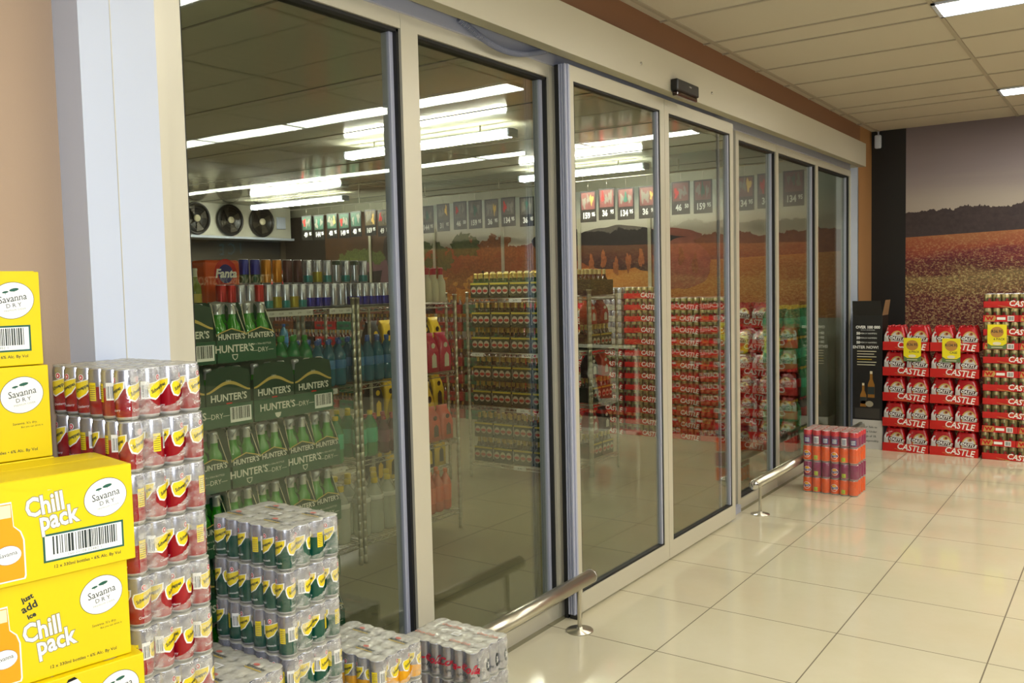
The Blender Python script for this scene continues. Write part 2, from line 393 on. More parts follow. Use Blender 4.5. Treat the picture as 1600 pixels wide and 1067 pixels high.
wc.poly([(-6.75, 1.4), (-6.55, 1.85), (-6.4, 1.85), (-6.35, 1.4)], p_purple, fnm(.006))
wc.poly(blob(-6.45, 2.1, .16, .42, 9), p_pale, fnm(.007)); wc.poly(blob(-6.62, 2.2, .13, .3, 12), p_dark, fnm(.006))
crown(wc, -5.95, 1.95, .36, .2, p_green, .002, 5); crown(wc, -5.75, 1.68, .6, .16, p_orange, .004, 6)
crown(wc, -4.98, 1.98, .42, .23, p_orange, .006, 7, 110); crown(wc, -5.35, 2.1, .2, .13, p_green, .009, 15, 40); wc.poly(rect(-5.1, -5.06, 1.5, 1.8), p_dark, fnm(.0025))
crown(wc, -4.35, 1.82, .14, .2, p_orange, .004, 21, 30); wc.poly(blob(-3.95, 2.0, .3, .35, 22), p_dark, fnm(.005))
wc.poly(blob(-3.2, 2.0, .62, .25, 23, rough=.06), p_dark, fnm(.004)); wc.poly(blob(-2.75, 2.08, .62, .1, 26, rough=.05), p_red, fnm(.003)); wc.poly(blob(-2.65, 1.9, .5, .2, 24, rough=.08), p_dark, fnm(.005)); wc.poly(blob(-2.35, 1.78, .3, .28, 25, rough=.05), p_red, fnm(.006))
for k in range(9):
    xx = -3.5+k*.16; wc.poly(blob(xx, 1.82+.05*math.sin(k*2.1), .035, .1, 40+k), p_orange, fnm(.008))
struct(wc.build('wall_cooler_far'))
# white clad column beside the glazing
tr = MB(); tr.box(-.62, -.5, -2.17, -1.955, 0, H, whitep); tr.box(-.5, -.4985, -2.085, -2.083, 0, H, alu)
tr.box(-.625, -.5, 5.40, 5.44, 0, 2.84, whitep); struct(tr.build('trim_1'))
struct(MB().box(-.66, -.5, -1.955, -1.93, 0, H, alu).build('trim_2'))

# ------------------------------------------------------------------ glazing
def fixed_window(name, y0, y1, mull, z0=.0, zt=2.60, xc=-.60, st=.06, gb=.07, gt=.055):
    """frame with posts at the given centres, one pane per bay"""
    fr = MB(); a, b = xc-.04, xc+.04
    ed = [y0]+mull+[y1]
    for i, m_ in enumerate(ed):
        w = st; q0 = m_ if i == 0 else m_-w if i == len(ed)-1 else m_-w/2
        fr.box(a, b+.002, q0, q0+w, z0, zt, alu)
        if i < len(ed)-1:   # gasket inside each bay
            g0 = m_+(w if i == 0 else w/2); g1 = ed[i+1]-(w if i+1 == len(ed)-1 else w/2)
            fr.box(a, b, g0, g1, zt-gt, zt, alu); fr.box(a, b, g0, g1, z0, z0+gb, alu)
            for (p0, p1, q, r) in ((g0, g0+.012, z0+gb, zt-gt), (g1-.012, g1, z0+gb, zt-gt), (g0, g1, z0+gb, z0+gb+.012), (g0, g1, zt-gt-.012, zt-gt)):
                fr.box(xc-.03, xc+.03, p0, p1, q, r, rubber)
            fr.box(xc-.028, xc+.012, g1-.032, g1-.012, z0+gb, zt-gt, lilac)
    o = struct(fr.build(name))
    for i in range(len(ed)-1):
        g0 = ed[i]+(st if i == 0 else st/2); g1 = ed[i+1]-(st if i+1 == len(ed)-1 else st/2)
        MB().box(xc-.003, xc+.003, g0, g1, z0+gb, zt-gt, pane).build('pane', o)
    return o
fixed_window('window_1', -1.93, .20, [-.855], st=.095)
fixed_window('window_2', 2.44, 5.42, [3.29, 4.31], st=.055)
def slide_door(name, y0, y1, xc=-.50, lead=None):
    fr = MB(); a, b = xc-.02, xc+.02; zt = 2.60; l, r = .055, .055
    if lead: l = .04
    fr.box(a, b, y0+l, y1-r, .015, .11, alu); fr.box(a, b, y0+l, y1-r, zt-.07, zt, alu)
    fr.box(a, b, y0, y0+l, .015, zt, alu); fr.box(a, b, y1-r, y1, .015, zt, alu)
    g0, g1 = y0+l, y1-r
    for q in ((g0, g0+.01, .11, zt-.07), (g1-.01, g1, .11, zt-.07), (g0, g1, .11, .12), (g0, g1, zt-.08, zt-.07)): fr.box(a+.004, b-.004, *q, rubber)
    fr.box(a+.006, b-.006, g1-.026, g1-.01, .11, zt-.07, lilac)
    if lead:
        for k in range(3): fr.box(a+.002+k*.013, a+.011+k*.013, y0-.03, y0+.0, .02, zt, lilac)
        fr.box(a, b+.004, y0-.012, y0+.002, .02, zt, lilac); fr.box(a-.02, a+.0, y0-.03, y0+.01, .0, zt, rubber)
    o = struct(fr.build(name))
    MB().box(xc-.003, xc+.003, g0, g1, .11, zt-.07, pane).build('pane', o)
    if lead: MB().box(b-.03, b+.012, y0-.03, y0+.01, 0, .02, black).build('floor_guide', o)
    return o
slide_door('door_1', .155, 1.165, lead=True)
slide_door('door_2', 1.168, 2.19)
# behind the sliding leaf, the parked frames of the opposite leaf
pk = MB()
for k, (x, m_) in enumerate(((-.56, lilac), (-.57, alu), (-.58, lilac))): pk.box(x-.012, x, 2.36-.09*k, 2.385-.09*k, .02, 2.6, m_)
pk.box(-.60, -.57, .20, .23, 0, 2.60, rubber); pk.box(-.60, -.575, .235, .26, 0, 2.60, alu)
pk.box(-.56, -.53, 2.2, 2.42, 0, .05, lilac)
struct(pk.build('trim_3'))
# header cover with end cap, soffit, back plate
hd = MB(); Z0, Z1 = 2.617, 2.827
hd.box(-.41, -.406, -2.1, 5.33, Z0, Z1, alu); hd.box(-.62, -.41, -2.1, 5.33, Z1-.006, Z1, alu)
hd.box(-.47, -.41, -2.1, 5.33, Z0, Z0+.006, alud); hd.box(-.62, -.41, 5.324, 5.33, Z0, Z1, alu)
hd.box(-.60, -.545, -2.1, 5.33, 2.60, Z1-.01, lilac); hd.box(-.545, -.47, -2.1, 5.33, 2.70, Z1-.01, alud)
struct(hd.build('trim_4'))
for yy, zz in ((.74, 2.70), (1.66, 2.70)):
    s_ = MB(); s_.lathe([(0, 0), (.009, 0), (.009, .004), (0, .005)], chrome, 10); o = s_.build('cover_screw', None, (-.406, yy, zz)); o.rotation_euler = (0, math.pi/2, 0)
    tag(o, 'small bright screw head in the aluminium door header, '+('nearer one, before the black sensor' if yy < 1 else 'farther one, past the black sensor'), 'screw', 'header screws')
# sensor on the header
sn = thing('door_sensor', 'black motion sensor mounted on the aluminium header above the sliding doors', 'sensor', (-.406, 1.09, 2.60))
b = MB(); b.box(0, .042, 0, .29, .02, .085, black, .008); b.build('housing', sn)
b = MB(); b.box(.004, .036, .01, .28, -.004, .02, mat('smoked_lens', '2a0d08', .1, coat=.6), .006); b.text('ooo', .018, white, on_px(.0425, .17, .062)); b.build('lens', sn)
# corrugated conduit sagging under the header
cp = [(-.52, -.60+.62*t, 2.640-.062*math.sin(math.pi*t)) for t in [k/40 for k in range(41)]]
cd = MB()
for i in range(40):
    for q in range(2):
        a = [cp[i][j]+(cp[i+1][j]-cp[i][j])*q/2 for j in range(3)]; c2 = [cp[i][j]+(cp[i+1][j]-cp[i][j])*(q+.5)/2 for j in range(3)]
        cd.tube([a, c2], .0135, mat('conduit_rib', '8a8ea0', .45), 8); 
cd.tube(cp, .0095, mat('conduit_grey', '565a68', .5), 8)
tag(cd.build('cable_conduit'), 'grey corrugated cable conduit sagging out under the door header', 'conduit')

# ------------------------------------------------------------------ ceiling lights
em = mat('troffer_diffuser', 'ffffff', .5, em=(1, .975, .88, 1), ems=TROFFER)
rowname = {-.929: 'row nearest the shopper', 1.771: 'second row along', 4.471: 'row nearest the vineyard wall', -3.629: 'row behind the shopper'}
for j, y0 in enumerate(rowname):
    for i in range(10 if 0 < y0 else 4):
        x0 = X1+1.2*(i+1)
        t = thing('ceiling_light', 'recessed ceiling light panel, %s, %s from the glass doors' % (rowname[y0], ORD[i]), 'ceiling light', (x0, y0, H-.012), 0, 'recessed light panels')
        b = MB(); 
        for q in ((0, 1.2, 0, .02), (0, 1.2, .28, .3), (0, .02, 0, .3), (1.18, 1.2, 0, .3)): b.box(*q, 0, .014, whitep)
        b.build('frame', t); MB().box(.02, 1.18, .02, .28, .004, .01, em).build('diffuser', t)
emt = mat('tube_glow', 'ffffff', .5, em=(1, 1, .92, 1), ems=TUBE)
for i, (x0, y0, LT, wh) in enumerate(((-7.92, 4.35, 1.72, 'beside the fan unit'), (-3.72, 1.95, 1.68, 'nearest the glass'), (-3.62, 4.35, 1.45, 'above the middle racks'), (-7.92, 1.95, 1.7, 'in the near corner by the fans'))):
    t = thing('fluorescent_light', 'twin tube fluorescent batten under the cooler ceiling, '+wh, 'fluorescent light', (x0, y0, 2.665), 0, 'cooler tube lights')
    b = MB(); b.box(0, LT, -.035, .035, .042, .065, whitep, .006); b.build('housing', t)
    [MB().box(q, q+.02, -.055, .055, .0, .06, whitep).build('end_cap', t) for q in (0, LT-.02)]
    for s in (-1, 1): b = MB(); b.tube([(.02, s*.04, .025), (LT-.02, s*.04, .025)], .019, emt, 10); b.build('tube', t)
    for x in (.3, LT-.3): MB().tube([(x, 0, .06), (x, 0, CH-2.665)], .006, steel, 6).build('rod', t)
# motion detector in the far corner
md = thing('motion_detector', 'small white motion detector under the ceiling in the far corner', 'detector', (-.43, YE-.02, H-.17))
MB().box(-.03, .03, -.05, 0, 0, .13, whitep, .012).build('housing', md); MB().box(-.005, .005, -.02, .0, .12, .17, whitep).build('bracket', md)

# ------------------------------------------------------------------ evaporator fan unit
fu = thing('evaporator_unit', 'white evaporator unit with three black fans high on the cooler wall', 'cooling unit', (CXL+.02, 3.45, 2.34))
FL = 1.95
MB().box(0, .33, 0, FL, 0, .44, mat('evaporator_white', 'cfcdbd', .4, .1), .01).build('casing', fu)
MB().box(-.0, .38, -.01, FL+.01, -.03, .0, whitep).build('drip_tray', fu)
b = MB(); b.box(.33, .36, FL-.27, FL-.12, .13, .30, whitep, .006); b.build('junction_box', fu)
for k in range(3):
    yc = .34+k*.53
    b = MB(); b.lathe([(.0, 0), (.205, 0), (.215, .02), (.205, .045), (.19, .045), (.185, .01)], black, 28)
    for r in (.06, .1, .14, .18):
        b.tube([(r*math.cos(a), r*math.sin(a), .045) for a in [2*math.pi*q/24 for q in range(25)]], .0025, black, 4, False)
    o = b.build('fan', fu, (.335, yc, .22)); o.rotation_euler = (0, math.pi/2, 0)
    b = MB()
    for q in range(4):
        a = q*math.pi/2+.4; pts = [(.03*math.cos(a), .03*math.sin(a), .012), (.17*math.cos(a-.35), .17*math.sin(a-.35), .012), (.175*math.cos(a+.25), .175*math.sin(a+.25), .03), (.03*math.cos(a+.9), .03*math.sin(a+.9), .03)]
        b.poly(pts, mat('fan_blade', '4b463c', .4, .4))
    b.build('blade', o); MB().lathe([(0, .052), (.045, .052), (.045, .03), (0, .03)], cream, 14).build('hub_badge', o)

# ------------------------------------------------------------------ buffer rails
def rail(y0, y1, label, bases, cap=True):
    t = thing('buffer_rail', label, 'rail', (-.395, y0, 0))
    b = MB(); b.tube([(0, 0, .225), (0, y1-y0, .225)], .032, steel, 24); b.build('tube', t)
    for q in (0, y1-y0):
        o = MB().lathe([(0, -.003), (.033, -.003), (.033, .003), (0, .004)], chrome, 24).build('end_cap', t, (0, q, .225)); o.rotation_euler = (math.pi/2, 0, 0)
    for q in bases:
        MB().lathe([(.010, .008), (.010, .20)], steel, 12).build('post', t, (0, q-y0, 0))
        MB().lathe([(0, 0), (.062, 0), (.062, .005), (.014, .009), (.014, .02), (0, .02)], steel, 28).build('floor_flange', t, (0, q-y0, 0))
rail(-.86, .13, 'near brushed steel buffer rail low in front of the left glazing', [-.75, .021])
rail(2.30, 5.12, 'far brushed steel buffer rail low in front of the right glazing', [2.42, 3.75, 5.0])

# ------------------------------------------------------------------ cans
def can_mesh(name, R, Hh, top, bot, split=.62, decal=None, rim=silverl, n=24):
    b = MB(); s = split*Hh
    b.lathe([(0, .004, rim), (R*.72, .004), (R*.80, 0), (R*.97, .008, bot), (R, .016, bot), (R, s, top), (R, Hh-.012, top), (R*.90, Hh-.003, rim), (R*.90, Hh, rim), (R*.85, Hh, rim), (R*.83, Hh-.004), (0, Hh-.004)], rim, n)
    b.lathe([(.009, Hh-.0035, rim), (.007, Hh-.002), (0, Hh-.002)], rim, 8, (R*.2, 0, 0), sx=1.4)
    if decal: decal(b, R, Hh, s)
    return b.mesh(name)
def tonic(kind):
    def d(b, R, Hh, s):
        f = lambda dd, a, z=0: on_cyl(R+dd, a, z)
        def shield(a, sc=1.):
            z = Hh*.60
            out = [(-.024, -.012), (-.020, -.022), (-.008, -.026), (.010, -.016), (.024, .004), (.025, .017), (.012, .015), (-.008, .010), (-.022, .008), (-.026, 0)]
            b.poly([(x*sc*1.12, y*sc*1.15) for x, y in out], white, f(.0004, a, z)); b.poly([(x*sc, y*sc) for x, y in out], yel_ink, f(.0007, a, z))
            b.poly(ell(.0062, .0075, 14, 0, .022), white, f(.0005, a, z)); b.poly(ell(.005, .0062, 14, 0, .022), red_ink, f(.0008, a, z)); b.poly(ell(.0018, .003, 8, 0, .022), white, f(.001, a, z))
            b.text('Schweppes', .0115, ink, f(.0011, a, z), shear=.25, off=.00035, rot=.42, sx=.80, yo=-.003)
        shield(0); shield(2.15, .95)
        a = 4.1; b.poly(rect(-.009, .009, -.024, .018), yel_ink, f(.0006, a, Hh*.55))
        for k in range(7): b.poly(rect(-.0075, .0075, -.020+k*.005, -.0188+k*.005), ink, f(.0009, a, Hh*.55))
        a = 5.1; b.poly(rect(-.010, .010, -.02, .02), white, f(.0006, a, Hh*.55)); barcode(b, -.008, .008, -.016, .012, ink, f(.0009, a, Hh*.55), 12, 3)
        for a in (0., 2.15): b.text({'r': 'Cranberry', 'g': 'Lemonade', 'y': 'Tonic'}[kind], .0085, white, f(.0008, a, Hh*.2), shear=.3, rot=.08, sx=.85)
    return d
def sodadec(txtc, patch):
    def d(b, R, Hh, s):
        f = lambda dd, a, z=0: on_cyl(R+dd, a, z); z = Hh*.45
        a = -math.pi/2
        b.poly(ell(.027, .027, 26), white, f(.0004, a, z)); b.poly(ell(.024, .024, 26), patch, f(.0006, a, z)); b.poly(ell(.016, .009, 16, 0, .013), canyellow, f(.0008, a, z))
        b.text('Fanta', .030, white, f(.0009, a, z), shear=.2, off=.003, rot=.12, sx=.85); b.text('Fanta', .030, blue_ink, f(.0013, a, z), shear=.2, off=.0009, rot=.12, sx=.85)
    return d
def patchdec(kind):
    def d(b, R, Hh, s):
        f = lambda dd, a, z=0: on_cyl(R+dd, a, z); a = -math.pi/2
        if kind == 'g': b.poly(rect(-.014, .014, .015, .045), mat('lime_patch', 'b3c42a', .4), f(.0005, a)); b.text('L', .02, green_ink, f(.0008, a, .03))
        if kind == 'b':
            b.poly(rect(-.022, .022, .02, .06), blue_ink, f(.0005, a))
            for k in range(3): b.poly(rect(-.016, .016, .027+k*.011, .032+k*.011), white, f(.0008, a))
        if kind == 'w':
            b.poly(rect(-.019, .019, .015, .068), white, f(.0005, a)); barcode(b, -.015, .015, .02, .06, blue_ink, f(.0008, a), 10, 4)
    return d
def coladec(side):
    def d(b, R, Hh, s):
        f = lambda dd, a, z=0: on_cyl(R+dd, a, z)
        for a in (-math.pi/2, math.pi*.25):
            b.text('light', .013, ink, f(.0006, a+.55, Hh*.27), shear=.3)
        b.poly(ell(.008, .024, 20), ink, f(.0005, .0, Hh*.45)); b.text('light', .014, white, f(.0008, 0, Hh*.45), rot=math.pi/2, off=.0002)
    return d
RS, HS = .0262, .1155         # slim 200 ml
RC, HC = .0328, .1155         # 330 ml
M_TR = can_mesh('can_red_tonic', RS, HS, silver, canred, .62, tonic('r'))
M_TG = can_mesh('can_green_tonic', RS, HS, silver, cangreen, .60, tonic('g'))
M_TY = can_mesh('can_yellow_tonic', RS, HS, silver, canyellow, .40, tonic('y'))
M_CL = can_mesh('can_light_cola', RS, HS, silver, silver, .5, coladec(0))
M_FO = [can_mesh('can_orange_soda', RC, HC, canorange, canorange, .5, d_) for d_ in (sodadec(blue_ink, canorange), patchdec('g'), None)]
M_FP = [can_mesh('can_purple_soda', RC, HC, canpurple, canpurple, .5, d_) for d_ in (sodadec(blue_ink, canorange), patchdec('g'), None)]
M_FR = [can_mesh('can_pink_soda', RC, HC, canpink, canpurple, .68, d_) for d_ in (patchdec('b'), patchdec('w'), patchdec('b'))]

def wrap_mesh(nx, ny, R, Hh, seed, tp=None, tm=film_top, em_=film_end, sm_=film_side):
    """shrink film: scalloped long sides, bullseye hole at the +x end, bumpy milky top"""
    rr = random.Random(seed); b = MB(); d = R*2.02; X, Y = (nx-1)/2*d, (ny-1)/2*d; q = R+.0012
    def outline(e):
        pts = []
        for k in range(nx):     # bottom (-y) side left->right
            for a in (-2.3, -1.95, -1.57, -1.2, -.85) if 0 < k < nx-1 else ((-2.9, -2.5, -2.1, -1.57, -1.2, -.85) if k == 0 else (-2.3, -1.95, -1.57, -1.1, -.7, -.3)):
                pts.append((-X+k*d+(q+e)*math.cos(a), -Y+(q+e)*math.sin(a)))
        n1 = len(pts)
        pts2 = [(-x, -y) for x, y in pts]
        return pts, pts2
    A, B = outline(0)
    zs = [.0, .006, .03, .06, .09, Hh-.006, Hh+.001]
    def ringside(P, m):
        vs = []
        for z in zs:
            inn = -.004 if z < .003 else -.003 if z > Hh else 0
            for x, y in P:
                w = rr.uniform(-.0005, .0007); l = math.hypot(x, y); vs.append((x+x/l*(w+inn), y+y/l*(w+inn), z))
        n = len(P); b.add(vs, [(j*n+i, j*n+i+1, (j+1)*n+i+1, (j+1)*n+i) for j in range(len(zs)-1) for i in range(n-1)], m, True)
    ringside(A, sm_); ringside(B, sm_)
    # ends
    for sgn, P0, P1 in ((1, A[-1], B[0]), (-1, B[-1], A[0])):
        ny_, nz = 22, 14; vs = []; idx = {}
        cy, cz, ry, rz = 0, Hh*.47, Y*.55, Hh*.27
        y0, y1 = P0[1], P1[1]
        for j in range(nz+1):
            for i in range(ny_+1):
                yy = y0+(y1-y0)*i/ny_; zz = Hh*j/nz
                k = min((abs(yy-c) for c in [-Y+t*d for t in range(ny)]))
                dip = .006*(1-math.cos(min(k/R, 1)*1.3))*1.0
                e = ((yy-cy)/ry)**2+((zz-cz)/rz)**2
                if .6 < e < 1.5:
                    s_ = 1/math.sqrt(e); yy = cy+(yy-cy)*(s_*.75+.25); zz = cz+(zz-cz)*(s_*.75+.25)
                xx = P0[0]+sgn*(.0045-dip*.3+rr.uniform(-.0018, .0022))
                if j == 0: xx -= sgn*.006
                if j == nz: xx -= sgn*.004
                idx[i, j] = (len(vs), e); vs.append((xx, yy, zz))
        fs = []
        for j in range(nz):
            for i in range(ny_):
                e = sum(idx[a_, b_][1] for a_, b_ in ((i, j), (i+1, j), (i, j+1), (i+1, j+1)))/4
                if e > .95: fs.append((idx[i, j][0], idx[i+1, j][0], idx[i+1, j+1][0], idx[i, j+1][0]))
        b.add(vs, fs, em_, True)
    # top
    nxx, nyy = nx*6, ny*6; vs = []
    for j in range(nyy+1):
        for i in range(nxx+1):
            x = (-X-R)+(2*X+2*R)*i/nxx; y = (-Y-R)+(2*Y+2*R)*j/nyy
            k = min(math.hypot(x-(-X+t*d), y-(-Y+u*d)) for t in range(nx) for u in range(ny))
            z = Hh+.0018-(.0055*max(0, (k-R*.92)/(R*.45)))
            if k > R: # pull outline corners onto the hull
                t = min(range(nx), key=lambda t: abs(x-(-X+t*d))); u = min(range(ny), key=lambda u: abs(y-(-Y+u*d)))
                if i in (0, nxx) or j in (0, nyy):
                    cx_, cy_ = -X+t*d, -Y+u*d; l = math.hypot(x-cx_, y-cy_); x = cx_+(x-cx_)*R/l; y = cy_+(y-cy_)*R/l; z = Hh
            vs.append((x, y, z+rr.uniform(-.0003, .0003)))
    b.add(vs, [(j*(nxx+1)+i, j*(nxx+1)+i+1, (j+1)*(nxx+1)+i+1, (j+1)*(nxx+1)+i) for j in range(nyy) for i in range(nxx)], tm, True)
    if tp: top_prints(b, tp)
    if tp in ('cola', 'side'):   # big script running over the scallops of the long side
        def sc_(p):
            k = min(range(nx), key=lambda k: abs(p[0]-(-X+k*d))); dx = min(abs(p[0]-(-X+k*d)), R*.98); return (p[0], -Y-math.sqrt(R*R-dx*dx)-.0022, p[1])
        for xo in (-.075, .085): b.text('Coca-Cola', .040, red_ink, sc_, shear=.35, off=.0012, xo=xo, yo=Hh*.52, rot=-.04, sx=.95); b.text('light', .018, ink, sc_, shear=.3, xo=xo+.03, yo=Hh*.27)
    return b.mesh('shrink_wrap')
def top_prints(b, kind):
    if kind == 'side': return
    f = on_top(HS+.0034, 0, 0)
    for (x, y) in ((-.105, -.05), (.055, -.05), (-.06, .05), (.10, .05)):
        if kind == 'cola': b.text('Coca-Cola', .021, mat('faded_red', 'd08a74', .5), f, shear=.35, xo=x, yo=y, off=.0006)
        else:
            b.text('Schweppes', .017, ink, f, shear=.3, xo=x, yo=y, off=.0003); b.poly([(x-.035, y-.008), (x+.035, y-.010), (x+.04, y-.014), (x-.03, y-.013)], mat('faded_gold', 'c9b04a', .5), f)
            b.poly(ell(.011, .007, 14, x-.012, y+.014), mat('faded_rose', 'd0786a', .5), f)
    b.poly(rect(-.018, .018, -.013, .013), white, f); b.poly(rect(-.013, .013, -.008, .008), mat('faded_grey', 'c8c6b8', .5), lambda p: (p[0], p[1], HS+.0038))
WR = [wrap_mesh(6, 4, RS, HS, s) for s in (1, 2, 3)]
film_pinkt = film('shrink_film_rose', .35, .7, 20, 'd9a08c')
WF = [wrap_mesh(6, 4, RC, HC, s, tm=film_pinkt, em_=film_side) for s in (4, 5)]
TOPP = {'tonic': wrap_mesh(6, 4, RS, HS, 7, 'tonic'), 'cola': wrap_mesh(6, 4, RS, HS, 8, 'cola'), 'side': wrap_mesh(6, 4, RS, HS, 9, 'side')}
def can_pack(name, meshes, R, Hh, nx, ny, c, z, label, cat, group, wraps, rz=0, full=True, tp=None, seed=0, aligned=None):
    rr = random.Random(seed); d = R*2.02
    t = thing(name, label, cat, (c[0], c[1], z), rz, group)
    for i in range(nx):
        for j in range(ny):
            if not full and 0 < i < nx-1 and 0 < j < ny-1: continue
            if aligned: me = aligned(i, j); ang = 0
            else: me = meshes[0]; ang = -math.pi/2-.1+rr.choice((0, 0, .5, -.4, 2.1, 2.6, 3.9, 4.6))+rr.uniform(-.2, .2)
            link('can', me, t, (-(nx-1)/2*d+i*d, -(ny-1)/2*d+j*d, 0), ang)
    link('shrink_wrap', TOPP[tp] if tp else wraps[seed % len(wraps)], t)
    return t
PH = .119
for k in range(12):
    can_pack('can_pack', [M_TR], RS, HS, 6, 4, (-.321+random.uniform(-.002, .002), -2.195+random.uniform(-.003, .003)), k*PH, 'wrapped pack of red soda cans by the white column, %s of the stack' % from_top(k, 12), 'can pack', 'red soda can packs', WR, random.uniform(-.006, .006), k == 11, None, k)
for k in range(8):
    can_pack('can_pack', [M_TG], RS, HS, 6, 4, (-.345+random.uniform(-.002, .002), -1.746+random.uniform(-.003, .003)), k*PH, 'wrapped pack of green and silver cans by the glazing, %s of the stack' % from_top(k, 8), 'can pack', 'green soda can packs', WR, random.uniform(-.006, .006), k == 7, 'tonic' if k == 7 else None, k+20)
for k in range(3):
    can_pack('can_pack', [M_CL], RS, HS, 6, 4, (-.289, -1.005), k*PH, 'wrapped pack of silver light cola cans by the rail, %s of three' % from_top(k, 3), 'can pack', 'light cola can packs', WR, .0, k == 2, 'cola' if k == 2 else 'side', k+40,
             aligned=lambda i, j: M_CL)
for k in range(4):
    can_pack('can_pack', [M_TY], RS, HS, 6, 4, (-.325, -1.425), k*PH, 'wrapped pack of yellow tonic cans beside the cola packs, %s of four' % from_top(k, 4), 'can pack', 'yellow tonic can packs', WR, .0, k == 3, 'tonic' if k == 3 else None, k+50)
for k in range(5):
    can_pack('can_pack', [M_TR], RS, HS, 6, 4, (-.325, -1.979), k*PH, 'wrapped can pack low in front of the green stack, %s of five' % from_top(k, 5), 'can pack', 'low front can packs', WR, .0, k == 4, 'tonic' if k == 4 else None, k+60)
for k, (ms, nm) in enumerate(((M_FO, 'orange soda cans, bottom one'), (M_FP, 'purple soda cans, second from the floor'), (M_FO, 'orange soda cans, third from the floor'), (M_FR, 'pink and red soda cans, topmost'))):
    can_pack('soda_pack', ms, RC, HC, 6, 4, (-.155+.003*(k % 2), 3.345), k*.1185, 'pack of %s of the stack on the open floor' % nm, 'can pack', 'soda packs on the open floor', WF, .0, k == 3, None, k, aligned=lambda i, j, ms=ms: ms[i % 3])

# ------------------------------------------------------------------ cider cartons
bott_or = mat('printed_bottle_amber', 'f0a012', .4); bott_pale = mat('printed_bottle_neck', 'ece2b8', .4); outl = mat('printed_outline', '8f8a62', .5)
def savanna_oval(b, f, x, y, s=1., f2=None):
    b.poly([(x+p[0], y+p[1]) for p in ell(.0408*s, .0368*s, 40, rot=.35)], ink, f(.0003))
    b.poly([(x+p[0], y+p[1]) for p in ell(.0398*s, .0358*s, 40, rot=.35)], white, f(.0006))
    b.text('Savanna', .0195*s, ink, f(.0009), shear=.12, rot=.16, xo=x, yo=y+.004*s, sx=.86)
    b.text('D R Y', .0115*s, ink, f(.0009), rot=.12, xo=x+.002*s, yo=y-.010*s)
    b.text('PREMIUM CIDER', .0048*s, greyink, f(.0009), rot=.12, xo=x+.004*s, yo=y-.019*s, space=1.2)
    b.poly([(x-.02*s, y-.0042*s), (x+.015*s, y+.0015*s), (x+.015*s, y+.0021*s), (x-.02*s, y-.0036*s)], ink, f(.0009))
    for q, (dx, dy, w) in enumerate(((-.012, .017, .006), (.004, .0215, .009))):
        b.poly(ell(w*s, w*.35*s, 12, x+dx*s, y+dy*s, .2), green_ink, f(.0009)); b.poly(rect(x+dx*s-.0004, x+dx*s+.0004, y+(dy-.005)*s, y+dy*s), green_ink, f(.0009))
def carton_mesh(v):
    b = MB(); w, dp, h = .285, .205, .204
    b.box(-w, 0, 0, dp, 0, h, yellow, .002)       # right front corner at the origin, front faces -y
    F = lambda d: on_my(-d, -w, 0)
    savanna_oval(b, F, .229, .142, 1.08)
    def big(x, y, s, t):
        b.text(t, s, outl, F(.0004), off=.0030, xo=x, yo=y, rot=.09, sx=.74); b.text(t, s, white, F(.0007), off=.0014, xo=x, yo=y, rot=.09, sx=.74)
    yo = 0 if v else -.006
    big(.112, .147 if v else .101, .053, 'Chill'); big(.136, .117 if v else .070, .053, 'pack')
    if v:
        b.poly(rect(.104, .262, .031, .088), green_ink, F(.0004)); b.poly(rect(.108, .258, .035, .084), white, F(.0007)); barcode(b, .122, .250, .045, .082, ink, F(.001), 34, 5)
        b.text('160 01108 02482 1', .0075, greyink, F(.001), xo=.183, yo=.040, space=1.15)
    else:
        for k, (t, s) in enumerate((('just', .015), ('add', .021), ('ice', .014))): b.text(t, s, ink, F(.0006), rot=.3, xo=.088+.003*k, yo=.172-k*.0185, off=.0006)
        b.text("Savanna. It's dry.", .0075, ink, F(.0006), xo=.232, yo=.080, rot=.03); b.text('But you can drink it.', .0055, ink, F(.0006), xo=.246, yo=.072, rot=.03)
    b.text('12 x 330ml bottles \u2022 6% Alc. By Vol', .0092, ink, F(.0006), xo=.188, yo=.020, off=.0001)
    for sc, m_, d in ((1.10, white, .0004), (1., bott_or, .0007)):     # printed bottle
        P = [(-.027, .0), (.027, 0), (.029, .006), (.029, .075), (.024, .092), (.013, .104), (.011, .150), (-.011, .150), (-.013, .104), (-.024, .092), (-.029, .075), (-.029, .006)]
        b.poly([(.040+x*sc, .012+(y-.07)*(1+(sc-1)*.4)+.07) for x, y in P], m_, F(d))
    b.poly(rect(.030, .050, .135, .160), bott_pale, F(.001)); b.poly(ell(.024, .019, 24, .041, .062), ink, F(.001)); b.poly(ell(.0235, .0183, 24, .041, .062), white, F(.0013)); b.text('Savanna', .012, ink, F(.0016), rot=.1, xo=.041, yo=.064, sx=.86)
    if v:   # hand hole
        b.poly([(.118, .176), (.128, .190), (.148, .193), (.158, .178)], white, F(.0004)); b.poly([(.127, .1895), (.131, .196), (.143, .198), (.149, .1925)], mat('hole_dark', '0e0d0a', .9), F(.0006))
    T = lambda d: on_top(h+d, -w, 0)
    for x in (.05, .125, .2): b.poly(ell(.03, .013, 24, x, .10), cream, T(.0006)); b.text('Savanna', .012, greyink, T(.0009), xo=x, yo=.1)
    savanna_oval(b, T, .225, .045, .75); b.text('Chill pack', .03, cream, T(.0006), xo=.1, yo=.035, off=.001)
    return b.mesh('carton_body')
